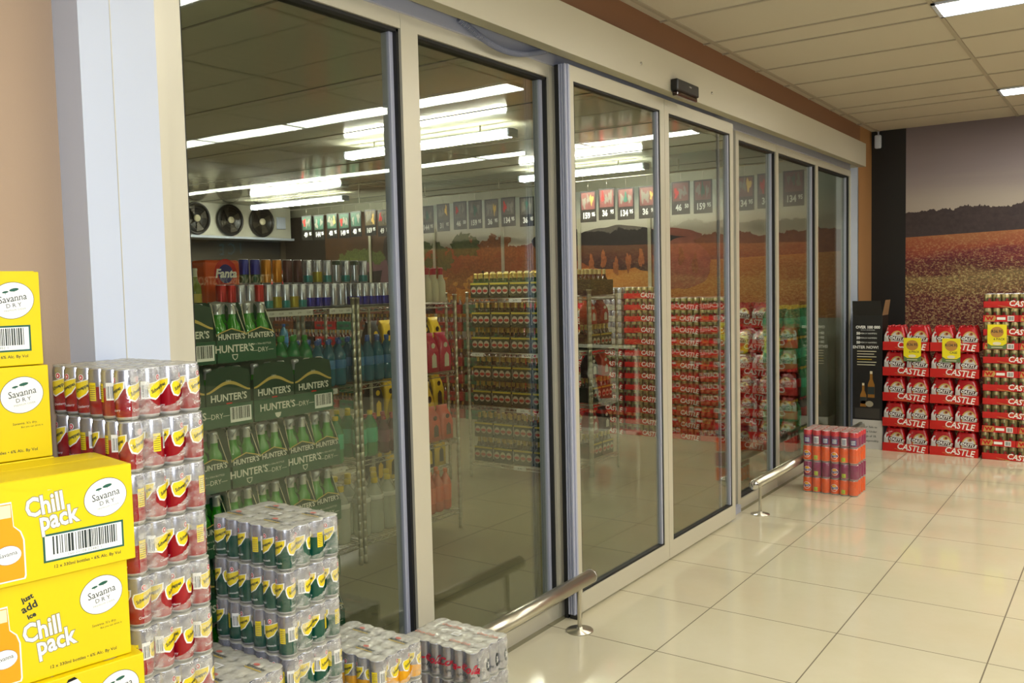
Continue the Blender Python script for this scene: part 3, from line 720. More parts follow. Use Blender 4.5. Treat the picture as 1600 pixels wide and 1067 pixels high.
def flap_mesh():
    b = MB(); w = .285; arc = [(.01, .204)]+[(.02+.255*k/20, .204-.028*math.sin(math.pi*k/20)**.7) for k in range(21)]+[(.275, .204)]
    b.add([(p[0]-w, -.0012, p[1]) for p in arc]+[(p[0]-w, -.0002, p[1]) for p in arc], [tuple(range(len(arc)))]+[(i, i+1, i+1+len(arc), i+len(arc)) for i in range(len(arc)-1)], yellow)
    b.box(-.275, -.01, 0, .085, .204, .2055, yellow); b.box(-.275, -.01, .0855, .118, .204, .205, yellowd); b.box(-.275, -.01, .1185, .2, .204, .2055, yellow)
    return b.mesh('top_flap')
CM = [carton_mesh(0), carton_mesh(1)]; FLP = flap_mesh()
AN = math.pi/2-.17
CHh = .206
for k in range(6):
    dx = (0, .003, .002, .004, -.012, 0)[k]
    t = thing('cider_carton', 'yellow cider carton, %s of the nearer column' % from_top(k, 6)+(' with a barcode panel' if k in (5, 3) else ''), 'carton', (-.065+dx*1.2, -2.352+dx, k*CHh), AN, 'yellow cider cartons in the nearer column')
    link('carton_body', CM[1 if k in (5, 3, 1) else 0], t)
    if k != 5: pass
    link('top_flap', FLP, t) if k == 5 else None
for k in range(8):
    dx = (0, .003, .002, .004, .002, 0, -.002, -.008)[k]
    t = thing('cider_carton', 'yellow cider carton, %s of the taller column behind' % from_top(k, 8)+(' with a barcode panel' if k in (7,) else ''), 'carton', (-.300+dx, -2.392+dx, k*CHh), AN, 'yellow cider cartons in the taller column')
    link('carton_body', CM[1 if k in (7, 5, 3, 1) else 0], t)
    if k == 7: link('top_flap', FLP, t)

# ------------------------------------------------------------------ beer cases (bottles) and can trays
film_red = mat('red_print_film', 'b3121c', .25, coat=.5, vary=.25, bscale=18); film_silver = mat('silver_print_film', 'c9c6c4', .3, .2)
def rrect(hw, hd, r, n=4, sc=0.):
    out = []
    for cx_, cy_, a0 in ((hw-r, -(hd-r), -90), (hw-r, hd-r, 0), (-(hw-r), hd-r, 90), (-(hw-r), -(hd-r), 180)):
        for k in range(n+1):
            a = math.radians(a0+90*k/n); out.append((cx_+r*math.cos(a), cy_+r*math.sin(a)))
    return out
def loft(b, secs, m, r=.03, cap=True):
    rings = [[(x, y, z) for x, y in rrect(hw, hd, min(r, hw*.9, hd*.9))] for z, hw, hd in secs]; n = len(rings[0])
    b.add([p for q in rings for p in q], [(j*n+i, j*n+(i+1) % n, (j+1)*n+(i+1) % n, (j+1)*n+i) for j in range(len(rings)-1) for i in range(n)], m, True)
    if cap: b.add(rings[-1], [tuple(range(n))], m, True); b.add(rings[0][::-1], [tuple(range(n))], m)
SEC = [(0, .092, .060), (.11, .094, .062), (.145, .088, .054), (.175, .078, .042), (.198, .074, .038), (.205, .070, .034)]
def front_y(z):
    for (z0, a, d0), (z1, b_, d1) in zip(SEC, SEC[1:]):
        if z <= z1: return -(d0+(d1-d0)*(z-z0)/(z1-z0))
    return -SEC[-1][2]
def sixpack(name, base=None, words='CASTLE'):
    b = MB(); loft(b, SEC, base or film_red, .026)
    f = lambda d: (lambda p: (p[0], front_y(p[1])-d-.0004, p[1]))
    def fine(P, m, d):   # fan of thin slices so that the print follows the shoulder
        b.add([f(d)((sum(p[0] for p in P)/len(P), sum(p[1] for p in P)/len(P)))]+[f(d)(p) for p in P], [(0, i+1, (i+1) % len(P)+1) for i in range(len(P))], m)
    fine([(-.089, .03), (-.045, .03), (-.045, .12), (-.055, .165), (-.068, .165), (-.085, .13)], film_silver, .001)
    arc = [(.022+.058*math.cos(t), .10+.072*math.sin(t)) for t in [math.pi*(1-k/14) for k in range(15)]]+[(.082, .03), (-.038, .03)]
    fine(arc, gold, .0015); arc2 = [(.022+(x-.022)*.86, .03+(y-.03)*.92) for x, y in arc]; fine(arc2, film_silver, .002)
    fine([(-.048, .096), (.088, .076), (.088, .112), (-.048, .130)], mat('band_maroon', '3a100e', .4), .0028); b.text(words, .036, white, f(.0034), shear=.2, off=.001, xo=.02, yo=.102, rot=-.14, sx=1.05)
    fine(ell(.020, .013, 12, .03, .146), gold, .0026); fine(ell(.011, .010, 12, .034, .149), redd, .003)
    for k in (-1, 0, 1):
        for q in (-1, 1): b.lathe([(.017, .19, base or film_red), (.0145, .208), (.0145, .216), (.010, .219), (0, .219)], film_red, 12, (k*.05, q*.018, 0))
    return b.mesh(name)
def tray_mesh(name, W, D, Hh, m, deco):
    b = MB(); t = .003
    b.box(-W/2, W/2, -D/2, D/2, 0, .0025, m)
    b.box(-W/2, W/2, -D/2, -D/2+t, 0, Hh, m); b.box(-W/2, W/2, D/2-t, D/2, 0, Hh, m); b.box(-W/2, -W/2+t, -D/2, D/2, 0, Hh, m); b.box(W/2-t, W/2, -D/2, D/2, 0, Hh, m)
    deco(b, on_my(-D/2-.0006, 0, 0), Hh, W); return b.mesh(name)
def castle_deco(fs=.078, xo=.045):
    def d(b, f, Hh, W):
        b.text('CASTLE', fs, white, f, shear=.18, off=.0014, xo=xo, yo=Hh*.52, rot=-.10, sx=.88)
        for (x0, y0, l) in ((-.02, Hh*.95, .14), (.04, Hh*.88, .13), (-.09, Hh*.38, .1), (-.07, Hh*.22, .13), (-.02, Hh*.12, .1)):
            b.poly([(x0, y0), (x0+l, y0-l*.16), (x0+l, y0-l*.16-.0022), (x0, y0-.0022)], gold, f)
    return d
def gold_deco(b, f, Hh, W):
    b.poly([(-W/2+.01, .006), (-W/2+.085, .004), (-W/2+.10, .03), (-W/2+.09, Hh-.004), (-W/2+.02, Hh-.002)], gold, f)
    b.text('W', .04, red, shift_y(f, -.0004), off=.003, xo=-W/2+.05, yo=Hh/2, sx=1.3)
    b.poly(rect(-.03, .035, Hh*.3, Hh*.7), white, f); b.poly(rect(.05, .10, .006, Hh-.006), white, f); barcode(b, .056, .095, .012, Hh-.012, ink, shift_y(f, -.0004), 9, 6)
def shift_y(fn, d): return lambda p: (fn(p)[0], fn(p)[1]+d, fn(p)[2])
SIX = sixpack('multipack'); TRB = tray_mesh('tray', .388, .262, .078, red, castle_deco())
def bottle_case():
    t = thing('beer_case', 'x', 'beer case'); link('tray', TRB, t)
    for i in (-1, 1):
        for j in (-1, 1): link('multipack', SIX, t, (i*.0965, j*.064, .005))
    return t
M_BC = can_mesh('can_lager', RC, HC, cangold, cangold, .5, lambda b, R, Hh, s: [b.poly(rect(-.02, .02, .02, .085), mat('can_lager_green', '5c6248', .3, .5), on_cyl(R+.0005, -math.pi/2, 0)), b.poly(ell(.014, .018, 16), redd, on_cyl(R+.0009, -math.pi/2, .06))])
TRL = tray_mesh('tray', .402, .268, .056, red, castle_deco(.066, .09)); TRS = tray_mesh('tray', .268, .402, .056, red, gold_deco)
def can_case(long=True, full=True):
    t = thing('can_case', 'x', 'can case'); link('tray', TRL if long else TRS, t); nx, ny = (6, 4) if long else (4, 6); d = .0664
    for i in range(nx):
        for j in range(ny):
            if j == 0 or (full and (i in (0, nx-1) or j == ny-1)): link('can', M_BC, t, (-(nx-1)/2*d+i*d, -(ny-1)/2*d+j*d, .0030), random.uniform(-.5, .5))
    return t
P_BC = bottle_case(); P_CL = can_case(True); P_CS = can_case(False); P_CI = can_case(True, False)
used = set()
def put(proto, x, y, z, label, group, rz=0, name=None, cat=None):
    if id(proto) in used: o = copy_tree(proto)
    else: used.add(id(proto)); o = proto
    o.location = (x, y, z); o.rotation_euler = (0, 0, rz); o['label'] = label; o['group'] = group
    if cat: o['category'] = cat
    return o
YS = 5.15
for c in range(2):
    for k in range(5):
        put(P_BC, -.213+.194+c*.397, YS+.131+random.uniform(-.002, .002), k*.2315, 'red beer bottle case under the mural, %s of the %s column' % (from_top(k, 5), ('left', 'right')[c]), 'red beer cases under the mural')
        if k == 4:
            pass
kinds = 'ABBAAABABABA'
for k, q in enumerate(kinds):
    z = k*.1188; off = -.012 if k == 1 else 0
    if q == 'A':
        for i in range(2): put(P_CL, .60+.201+i*.405+off, YS+.134, z, 'red can tray in the tall stack, %s layer, %s' % (from_top(k, 12).replace(' one', ''), ('by the bottle cases', 'at the far side')[i]), 'red can trays under the mural')
    else:
        for i in range(3): put(P_CS, .60+.134+i*.271+off, YS+.201, z, 'red can tray in the tall stack, %s layer, %s' % (from_top(k, 12).replace(' one', ''), ('end-on by the bottles', 'end-on in the middle', 'end-on, far side')[i]), 'red can trays under the mural')
# yellow price cards standing against the stacks
def price_card(x, z, a, b_, where):
    b = MB(); w = .145
    b.poly([(0, .05), (.03, .03), (w-.03, .03), (w, .05), (w, .21), (0, .21)], mat('price_yellow', 'f2e21a', .4), on_my(-.001, 0, 0)); b.box(0, w, 0, .002, 0, .055, mat('price_green', '5f7a4a', .5)); b.box(0, w, .0, .002, .05, .21, mat('price_yellow', 'f2e21a', .4))
    f = on_my(-.002, 0, 0); f2 = on_my(-.0026, 0, 0)
    b.poly(ell(.05, .046, 24, w/2, .145), mat('price_tan', 'c08a3e', .5), f); b.text(a, .034, ink, f2, off=.0006, xo=w/2, yo=.15, sx=.9); b.text(b_, .026, ink, f2, xo=w*.62, yo=.085, off=.0003)
    b.poly(ell(.032, .014, 16, w/2, .048), cream, f); b.poly(rect(.03, .115, .012, .018), cream, f)
    o = b.build('price_card', None, (x, YS-.006, z)); tag(o, 'yellow and green price card on the '+where, 'price card', 'yellow price cards')
price_card(-.035, .83, 'R36.95', '6 PACK', 'left column of bottle cases'); price_card(.282, .83, 'R134.95', 'CASE', 'right column of bottle cases'); price_card(.635, .955, 'R36.95', '6 PACK', 'tall stack of can trays')
# black promotion box with folded flaps
pb = thing('promotion_box', 'tall black cardboard competition entry box standing beside the glazing end', 'entry box', (-.485, 5.18, 0))
bb = mat('black_card', '171412', .45)
b = MB(); b.box(0, .262, 0, .23, .27, 1.24, bb, .002)
f = on_my(-.0012, 0, 0)
b.text('OVER 100 000', .036, white, f, off=.0015, xo=.135, yo=1.13, sx=.98); b.text('INSTANT AIRTIME PRIZES', .011, white, f, xo=.135, yo=1.105)
for k in range(3): b.text('50', .032, white, f, off=.0015, xo=.05, yo=1.073-k*.042); b.text('MERCH HAMPERS', .019, white, f, xo=.14, yo=1.073-k*.042)
b.text('ENTER NOW!', .037, white, f, off=.001, xo=.115, yo=.945)
for k, wd in enumerate((.17, .15, .17, .13, .17, .16)): b.poly(rect(.04, .04+wd, .905-k*.025, .912-k*.025), mat('promo_yellow', 'd9b21c', .5) if k == 3 else cream, f)
for (x, y, s) in ((.165, .60, 1.), (.095, .50, .9)):
    b.poly([(x-.03*s, y-.12*s), (x+.03*s, y-.12*s), (x+.03*s, y), (x+.012*s, y+.05*s), (x+.011*s, y+.12*s), (x-.011*s, y+.12*s), (x-.012*s, y+.05*s), (x-.03*s, y)], mat('promo_amber', '9a6a26', .4), f); b.poly(rect(x-.029*s, x+.029*s, y-.09*s, y-.02*s), ink, on_my(-.002, 0, 0)); b.poly(rect(x-.011*s, x+.011*s, y+.10*s, y+.125*s), cream, on_my(-.002, 0, 0))
b.poly(ell(.035, .028, 20, .15, .42), mat('promo_silver', 'a8a08a', .4), on_my(-.003, 0, 0)); b.poly(ell(.028, .02, 18, .10, .43), mat('promo_amber', '9a6a26', .4), on_my(-.002, 0, 0)); b.poly(rect(.02, .24, .285, .40-.02), mat('promo_panel', '3c3833', .6), on_my(-.0015, 0, 0))
b.poly([(.12, .0)], bb, f) if False else None
b.build('upper_body', pb)
b = MB(); b.box(.0, .262, .0, .23, 0, .27, mat('white_card', 'cfcdc8', .5), .002)
for k, s_ in enumerate(('Not for Sale to', 'Persons Under', 'the Age of 18.', 'Enjoy Responsibly.')): b.text(s_, .027, ink, f, xo=.135, yo=.205-k*.043, off=.0003)
b.build('base_panel', pb)
b = MB(); b.add([(0, 0, 1.24), (.262, 0, 1.24), (.25, -.03, 1.375), (.004, -.03, 1.375), (0, .003, 1.24), (.262, .003, 1.24), (.25, -.027, 1.375), (.004, -.027, 1.375)], [(0, 1, 2, 3), (7, 6, 5, 4), (0, 3, 7, 4), (1, 5, 6, 2), (3, 2, 6, 7)], dark); b.build('front_flap', pb)
b = MB(); b.add([(.262, 0, 1.24), (.262, .23, 1.24), (.285, .21, 1.38), (.285, .02, 1.38), (.259, 0, 1.24), (.259, .23, 1.24), (.282, .21, 1.38), (.282, .02, 1.38)], [(0, 1, 2, 3), (7, 6, 5, 4), (0, 3, 7, 4), (1, 5, 6, 2), (3, 2, 6, 7)], mat('brown_card', '8a6a48', .7)); b.build('side_flap', pb)
# poster stand and sign of the shop that the glazing mirrors
ps = thing('poster_stand', 'white framed competition poster standing on the shop floor, mirrored in the sliding doors', 'poster', (1.55, 4.86, 0))
b = MB(); 
for q in ((0, .78, 0, .03, .0, .035), (0, .78, 0, .03, .905, .94), (0, .035, 0, .03, 0, .94), (.745, .78, 0, .03, 0, .94)): b.box(*q, mat('poster_frame_white', 'f0efe8', .4), .004)
b.build('frame', ps)
b = MB(); b.box(.03, .75, .01, .02, .03, .91, mat('poster_dark', '2a1216', .4)); f = on_my(.009, 0, 0)
b.text('WIN THIS', .08, white, f, off=.001, xo=.20, yo=.84); b.text('BUY 1', .055, white, f, xo=.22, yo=.26); b.poly(rect(.035, .745, .035, .16), mat('poster_pale', 'b9aaa0', .5), f)
b.poly(rect(.035, .745, .20, .24), red, f); b.poly([(.25, .35), (.3, .7), (.62, .74), (.66, .62), (.5, .3), (.4, .28)], film_silver, f); b.poly([(.34, .38), (.36, .6), (.56, .62), (.5, .36)], red, on_my(.0085, 0, 0)); b.build('poster', ps)
sg = MB(); sg.box(8.2, 11.2, YE-.02, YE-.004, 1.62, 2.02, mat('sign_brown', '4c3016', .5)); 
for k in range(2): sg.text('STRONGBOW', .20, cream, on_my(YE-.0212, 9.0+k*1.3, 1.76), off=.002)
tag(sg.build('wall_sign'), 'brown cider sign on the shop wall, mirrored in the left glazing', 'sign')
sg = MB(); sg.box(8.2, 10.6, YE-.02, YE-.004, 2.1, 2.42, mat('sign_navy', '14182c', .5)); sg.text('ICE', .26, mat('sign_cyan', '3a8aa8', .5), on_my(YE-.0212, 9.3, 2.26), off=.004, space=1.6)
tag(sg.build('wall_sign'), 'dark ice sign above the brown sign, mirrored in the left glazing', 'sign')

# ================================================================== inside the cooler
# ---- green cider cases stacked just behind the glass
cap_r = mat('cap_red', 'b0201c', .4); cap_y = mat('cap_yellow', 'e8c81c', .4); cap_b = mat('cap_blue', '1c5aa8', .4); cap_g = mat('cap_green', '2c9a2c', .4); cap_o = mat('cap_orange', 'd8601c', .4)
lab_w = mat('label_white', 'd8d8d0', .5)
def beer_bottle(b, c, glassm, foilm, sc=1., n=12):
    b.lathe([(0, .0, glassm), (.026*sc, .0), (.0295*sc, .004), (.0295*sc, .105*sc), (.027*sc, .125*sc), (.016*sc, .145*sc), (.0135*sc, .165*sc, foilm), (.0128*sc, .19*sc), (.0145*sc, .194*sc), (.0145*sc, .202*sc), (.011*sc, .205*sc), (0, .205*sc)], glassm, n, c)
def one_bottle(g, f, name, sc=1., n=12, label=None):
    b = MB(); beer_bottle(b, (0, 0, 0), g, f, sc, n)
    if label: b.lathe([(.0299*sc, .035), (.0301*sc, .037), (.0301*sc, .09), (.0299*sc, .092)], label, n)
    return b.mesh(name)
M_HB = one_bottle(bottle_g, foil, 'bottle', .98, 16)
gold2 = mat('cider_gold', 'c8b060', .4, .2); cform = mat('cider_ink', 'dcdcd0', .5)
def carrier(long):
    """paper carrier; long: the broad printed side, else the open end with two bottles showing"""
    b = MB(); w, d, t = (.186, .122, .0015) if long else (.122, .186, .0015)
    f = on_my(-d/2-.0005, 0, 0); g2 = on_my(-d/2-.0012, 0, 0)
    if long:
        P = [(-w/2, .0), (w/2, 0), (w/2, .15), (w/2-.006, .19), (w/4, .203), (0, .207), (-w/4, .203), (-w/2+.006, .19), (-w/2, .15)]
        b.poly(P, hcardd, f); b.poly(P[::-1], hcardd, on_my(-d/2+.001, 0, 0)); b.poly(P, hcardd, on_my(d/2, 0, 0))
        A = [(-w/2*.98+w*.98*k/16, .122+.034*math.sin(math.pi*k/16)**1.5) for k in range(17)]
        b.add([g2(p) for p in A]+[g2((p[0], p[1]-.006-.006*math.sin(math.pi*i/16))) for i, p in enumerate(A)], [(i, i+1, i+18, i+17) for i in range(16)], gold2)
        b.text("HUNTER'S", .034, cform, g2, off=.0008, yo=.098, sx=.98); b.text('DRY', .011, cform, g2, yo=.155); b.poly(rect(-.012, .012, .062, .080), red, g2)
        for s in (-1, 1): b.add([(s*w/2, -d/2, 0), (s*w/2, d/2, 0), (s*w/2, d/2, .12), (s*w/2, -d/2, .15)], [(0, 1, 2, 3)], hcardd)
    else:
        b.poly(rect(-w/2, w/2, .0, .088), hcardd, f)
        b.poly([(-w/2, .088), (w/2, .088), (w/2-.01, .097), (0, .112), (-w/2+.01, .097)], hcardd, f); b.poly([(-w/2, .092), (-w/2+.01, .098), (0, .113), (w/2-.01, .098), (w/2, .092), (w/2, .096), (w/2-.01, .102), (0, .117), (-w/2+.01, .102), (-w/2, .096)], gold2, g2)
        b.text("HUNTER'S", .027, cform, g2, off=.0006, yo=.086, sx=.92)
        for s in (-1, 1):
            b.add([(s*w/2, -d/2, 0), (s*w/2, d/2, 0), (s*w/2, d/2, .14), (s*(w/2-.012), .02, .205), (s*(w/2-.012), -d/2+.05, .205), (s*w/2, -d/2, .105)], [(0, 1, 2, 3, 4, 5)], hcard)
            b.tube([(s*w/2, -d/2, .09), (s*(w/2-.012), -d/2+.04, .2)], .0014, cream, 5)
        pts = [(.05*math.cos(q), -d/2+.012, .145+.060*math.sin(q)) for q in [math.pi*k/12 for k in range(13)]]
        b.add(pts+[(p[0]*.95, p[1]+.05, p[2]+.004) for p in pts], [(i, i+1, i+14, i+13) for i in range(2, 10)], foil, True)
        b.add([(0, -d/2, 0), (0, d/2, 0), (0, d/2, .19), (0, -d/2+.02, .13)], [(0, 1, 2, 3)], hcardd)
    return b.mesh('carrier')
CAR = {1: carrier(True), 0: carrier(False)}
def ctray(long):
    W_, D_ = (.384, .256) if long else (.256, .384)
    def deco(b, f, Hh, W):
        if long:
            b.text("HUNTER'S", .036, cform, f, off=.0008, xo=-.085, yo=.045); b.text('\u2014DRY\u2014', .026, cform, f, xo=.04, yo=.04); b.poly([(-.1, .022), (-.07, .022), (-.075, .008), (-.085, .002), (-.095, .008)], cform, f)
            b.poly(rect(.095, .185, .012, .066), white, f); barcode(b, .10, .18, .022, .064, ink, shift_y(f, -.0004), 20, 8)
        else:
            b.text("HUNTER'S", .036, cform, f, off=.0008, xo=-.055, yo=.047); b.text('24 x 330ml BOTTLES', .009, cform, f, xo=.065, yo=.058); b.text('\u2014DRY\u2014', .024, cform, f, xo=.068, yo=.036)
            P = [(-.068, .028), (-.042, .028), (-.045, .014), (-.055, .006), (-.065, .014)]; b.poly(P, cform, f); b.poly([(x*.7-.0165, y*.7+.0055) for x, y in P], hcard, shift_y(f, -.0004))
    return tray_mesh('tray', W_, D_, .078, hcard, deco)
CT = {1: ctray(True), 0: ctray(False)}
def cider_case(long):
    t = thing('cider_case', 'x', 'cider case'); link('tray', CT[long], t)
    nx, ny = (6, 4) if long else (4, 6)
    for i in (-.5, .5):
        for j in (-.5, .5):
            w, d = (.190, .126) if long else (.126, .190)
            c = link('carrier', CAR[long], t, (i*w, j*d, .003))
            if j < 0:
                for p in range(nx//2):
                    for q in range(2 if not long else 1):
                        link('bottle', M_HB, c, ((p-(nx/2-1)/2)*.0605, (-d/2+.034+q*.0605), .003))
    return t
P_HL, P_HS = cider_case(1), cider_case(0)
HX = -.905
rows = {6: [('L', -1.70), ('S', -1.375)], 5: [('L', -1.555), ('L', -1.165)], 4: [('S', -1.60), ('S', -1.335), ('S', -1.075)], 3: [('S', -1.60), ('S', -1.34), ('S', -1.08)], 2: [('L', -1.55), ('L', -1.16)], 1: [('S', -1.60), ('S', -1.34), ('S', -1.08)], 0: [('L', -1.55), ('L', -1.16)]}
for k, rw in rows.items():
    for n_, (q, yc) in enumerate(rw):
        dp = .128 if q == 'L' else .192
        put(P_HL if q == 'L' else P_HS, HX-dp, yc, .014+k*.222, 'green cider case behind the left pane, %s layer, %s' % (from_top(k, 7).replace(' one', ''), ('nearest the column' if n_ == 0 else 'nearest the racks' if n_ == len(rw)-1 else 'in the middle')), 'green cider cases behind the left pane', math.pi/2)
MB().box(HX-.44, HX+.01, -1.78, -.93, 0, .012, mat('pallet_board', '6b5a40', .8)).build('slip_board')['label'] = 'flat board under the green cider cases'
bpy.data.objects['slip_board']['category'] = 'board'

# ---- wire racks
def shelf_mesh(Wd, Ln):
    """origin at a corner; depth Wd along x, length Ln along y; wires every 3 cm, truss edge"""
    b = MB()
    for x in (0, Wd):
        b.tube([(x, 0, 0), (x, Ln, 0)], .0032, wire, 6); b.tube([(x, 0, -.026), (x, Ln, -.026)], .0032, wire, 6)
        k = int(Ln/.03); b.tube([(x, Ln*i/k, -.002 if i % 2 else -.024) for i in range(k+1)], .0018, wire, 4)
    for y in (0, Ln): b.tube([(0, y, 0), (Wd, y, 0)], .0032, wire, 6); b.tube([(0, y, -.026), (Wd, y, -.026)], .0032, wire, 6)
    for i in range(1, int(Ln/.03)): b.tube([(0, i*.03, .002), (Wd, i*.03, .002)], .0014, wire, 4, False)
    return b.mesh('wire_shelf')
def post_mesh(h):
    b = MB(); pr = [(0, 0), (.012, 0), (.012, .02), (.0125, .025)]; z = .05
    while z < h-.03: pr += [(.0125, z), (.0118, z+.001), (.0118, z+.003), (.0125, z+.004)]; z += .05
    b.lathe(pr+[(.0125, h-.012), (.015, h-.012), (.015, h), (0, h)], wire, 10); return b.mesh('post')
PM = post_mesh(1.545); SHM = {}
LV = (.13, .60, 1.045, 1.49)
def rack(x0, x1, y0, y1, label):
    t = thing('wire_rack', label, 'wire rack', (x0, y0, 0), 0, 'chrome wire racks'); k = (round(x1-x0, 3), round(y1-y0, 3))
    if k not in SHM: SHM[k] = shelf_mesh(*k)
    for x in (0, x1-x0):
        for y in (0, y1-y0): link('post', PM, t, (x, y, 0))
    for z in LV: link('wire_shelf', SHM[k], t, (0, 0, z-.004))
RX = -1.97
rack(RX-.46, RX, .243, 1.131, 'chrome wire rack of soft drinks behind the left post of the glazing')
rack(RX-.46, RX, -.70, .205, 'chrome wire rack of soft drinks beside the green cider cases')
rack(RX-.46, RX, -1.64, -.74, 'chrome wire rack hidden behind the green cider cases')
rack(-2.88, -1.98, 2.43, 2.875, 'chrome wire rack of dark green beer packs facing the shopper')
rack(-2.88, -1.98, 2.905, 3.35, 'chrome wire rack seen end-on through the left sliding door')
rack(-3.42, -2.96, 1.35, 2.25, 'chrome wire rack of black drinks packs in the cooler aisle')
rack(-4.7, -4.24, .9, 1.8, 'chrome wire rack of bottles in the second cooler aisle')
rack(-4.7, -4.24, -.1, .8, 'chrome wire rack of bottles in the second cooler aisle, nearer end')

# ---- goods
def pet(name, body, capm, label=None, h=.32, r=.052, liquid=None, lz=(.12, .2)):
    b = MB(); b.lathe([(0, .004), (r*.75, 0), (r*.96, .012), (r, .03), (r, h*.36), (r*.95, h*.40), (r, h*.44), (r, h*.64), (r*.93, h*.70), (r*.74, h*.77), (r*.46, h*.84), (r*.30, h*.89), (r*.28, h*.93)], body, 16)
    body_m = b.mesh(name)
    c = MB(); c.lathe([(r*.34, h*.905, capm), (r*.38, h*.91), (r*.38, h*.99), (r*.33, h), (0, h)], capm, 12)
    c_m = c.mesh('cap'); l_m = None
    if label:
        l = MB(); l.lathe([(r*1.0, h*lz[0]/.32*1.0), (r*1.015, h*lz[0]/.32+.001), (r*1.015, h*lz[1]/.32), (r*1.0, h*lz[1]/.32+.001)], label, 16); l_m = l.mesh('label_band')
    return ('pet', body_m, c_m, l_m, r)
def solo(name, me, r): return ('solo', me, None, None, r)
def can1(name, top, bot, split=.5, R=.0262, Hh=.133): return solo(name, can_mesh(name, R, Hh, top, bot, split, n=14), R)
T_CLEAR = pet('bottle_body', pet_clear, cap_y, lab_w, .33, .054, lz=(.20, .225)); T_GREEN = pet('bottle_body', pet_green, cap_y, mat('label_teal', '28b48a', .4), .27, .044, lz=(.10, .20))
T_BLUE = pet('bottle_body', pet_blue, cap_b, mat('label_sky', '3f7fb0', .4), .26, .038, lz=(.12, .18)); T_GRSODA = pet('bottle_body', pet_green, cap_g, mat('label_green', '1c7a3a', .4), .30, .040)
T_COLA = pet('bottle_body', pet_cola, cap_r, mat('label_red', 'b81a1c', .4), .27, .042, lz=(.12, .21)); T_OR = pet('bottle_body', pet_orange, cap_o, mat('label_orange', 'd8501c', .4), .27, .038, lz=(.08, .20))
T_PUR = pet('bottle_body', pet_purple, cap_r, mat('label_purple', '6a1444', .4), .22, .036, lz=(.1, .2))
T_WINE = solo('bottle', one_bottle(bottle_dg, gold2, 'spirit_bottle', 1.05, 12, cream), .032); T_BROWN = solo('bottle', one_bottle(bottle_b, mat('foil_yellow', 'c9a02a', .35, .3), 'beer_bottle', 1.05, 12, mat('label_crimson', '7c1a1c', .4)), .032)
T_AMB = solo('bottle', one_bottle(bottle_b, mat('foil_cream', 'c9b67a', .4), 'amber_bottle', 1.05, 10), .032)
frost = mat('frosted_glass', 'd9d8c4', .35, trans=.1); T_SMIR = solo('bottle', one_bottle(frost, mat('cap_rose', 'b83048', .4), 'frosted_bottle', 1.08, 14), .033); T_LIME = solo('bottle', one_bottle(pet_lime, mat('foil_white', 'dcdcc8', .4), 'lime_bottle', 1.05, 12, mat('label_pale', 'c9b64a', .4)), .032)
T_BULL = can1('energy_can', silver, mat('can_blue', '2a2a9c', .3, .4), .42); T_COKE = can1('cola_can', mat('can_cola_red', 'c01418', .3, .3), mat('can_cola_red', 'c01418'), .5); T_SIL = can1('silver_soda_can', silver, silver)
T_MULTI = can1('fruit_can', silver, mat('can_teal', '2a8a8a', .3, .3), .35); T_MULT2 = can1('yellow_fruit_can', silver, mat('can_olive', 'b0a02a', .3, .3), .5); T_BLU = can1('blue_can', mat('can_deepblue', '20309a', .3, .3), mat('can_deepgreen', '0e4a2a', .3, .3), .4); T_ORC = can1('orange_can', mat('can_amber', 'd88a1c', .3, .3), mat('can_amber', 'd88a1c'), .5); T_DRK = can1('dark_can', mat('can_maroon', '4a1018', .3, .3), mat('can_maroon', '4a1018'), .5); T_DGC = can1('dark_green_can', mat('can_bottle_green', '1c3a28', .3, .3), silver, .8)
T_GRC = can1('pale_green_can', mat('can_pale', 'b8c0a8', .3, .5), mat('can_deepgreen', '0e4a2a'), .45)
def item(T, x, y, z, label, group, cat, rz=0, name=None):
    kind, me, cm, lm, r = T
    if kind == 'solo':
        o = link(name or me.name.split('.')[0], me, None, (x, y, z), rz); tag(o, label, cat, group); return o
    t = thing(name or 'soda_bottle', label, cat, (x, y, z), rz, group)
    link('bottle_body', me, t); link('cap', cm, t)
    if lm: link('label_band', lm, t)
    return t
shelfname = {.13: 'bottom shelf', .60: 'second shelf', 1.045: 'third shelf', 1.49: 'top shelf'}
def place(T, desc, cat, z, ys, where, rows=2, x0=RX-.018, dz=0, axis='y', gap=.004, tier=''):
    r = T[4]; n = 0
    for q in range(rows):
        for i, y in enumerate(ys):
            xx = x0-r-.004-q*(2*r+gap)
            px_, py_ = (xx, y) if axis == 'y' else (y, -xx)
            rw = '' if rows == 1 else (', front row', ', back row', ', third row')[q]
            item(T, px_, py_, z+dz+.004, '%s on the %s of the %s%s, %s along%s' % (desc, shelfname[z], where, tier, ORD[i], rw), '%ss on the %s of the %s' % (desc, shelfname[z], where), cat, random.uniform(-3, 3))
def span(a, b, p): n = max(1, int((b-a)/p+1e-6)+1); return [a+p*i for i in range(n)]
A_, F_, E_ = 'drinks rack', 'cider-side rack', 'hidden rack'
place(T_CLEAR, 'clear bottle', 'bottle', .13, span(.30, .72, .111), A_, 3); place(T_OR, 'orange bottle', 'bottle', .13, span(.82, 1.09, .079), A_, 3)
place(T_GREEN, 'green bottle', 'bottle', .60, span(.29, .40, .091), A_, 3); place(T_PUR, 'purple bottle', 'bottle', .60, span(.49, .68, .075), A_, 3)
place(T_BLUE, 'water bottle', 'bottle', 1.045, span(.29, .66, .083), A_, 3)
place(T_BULL, 'energy can', 'can', 1.49, span(.30, .66, .054), A_, 2); place(T_SMIR, 'frosted bottle', 'bottle', 1.49, span(.72, 1.10, .068), A_, 2)
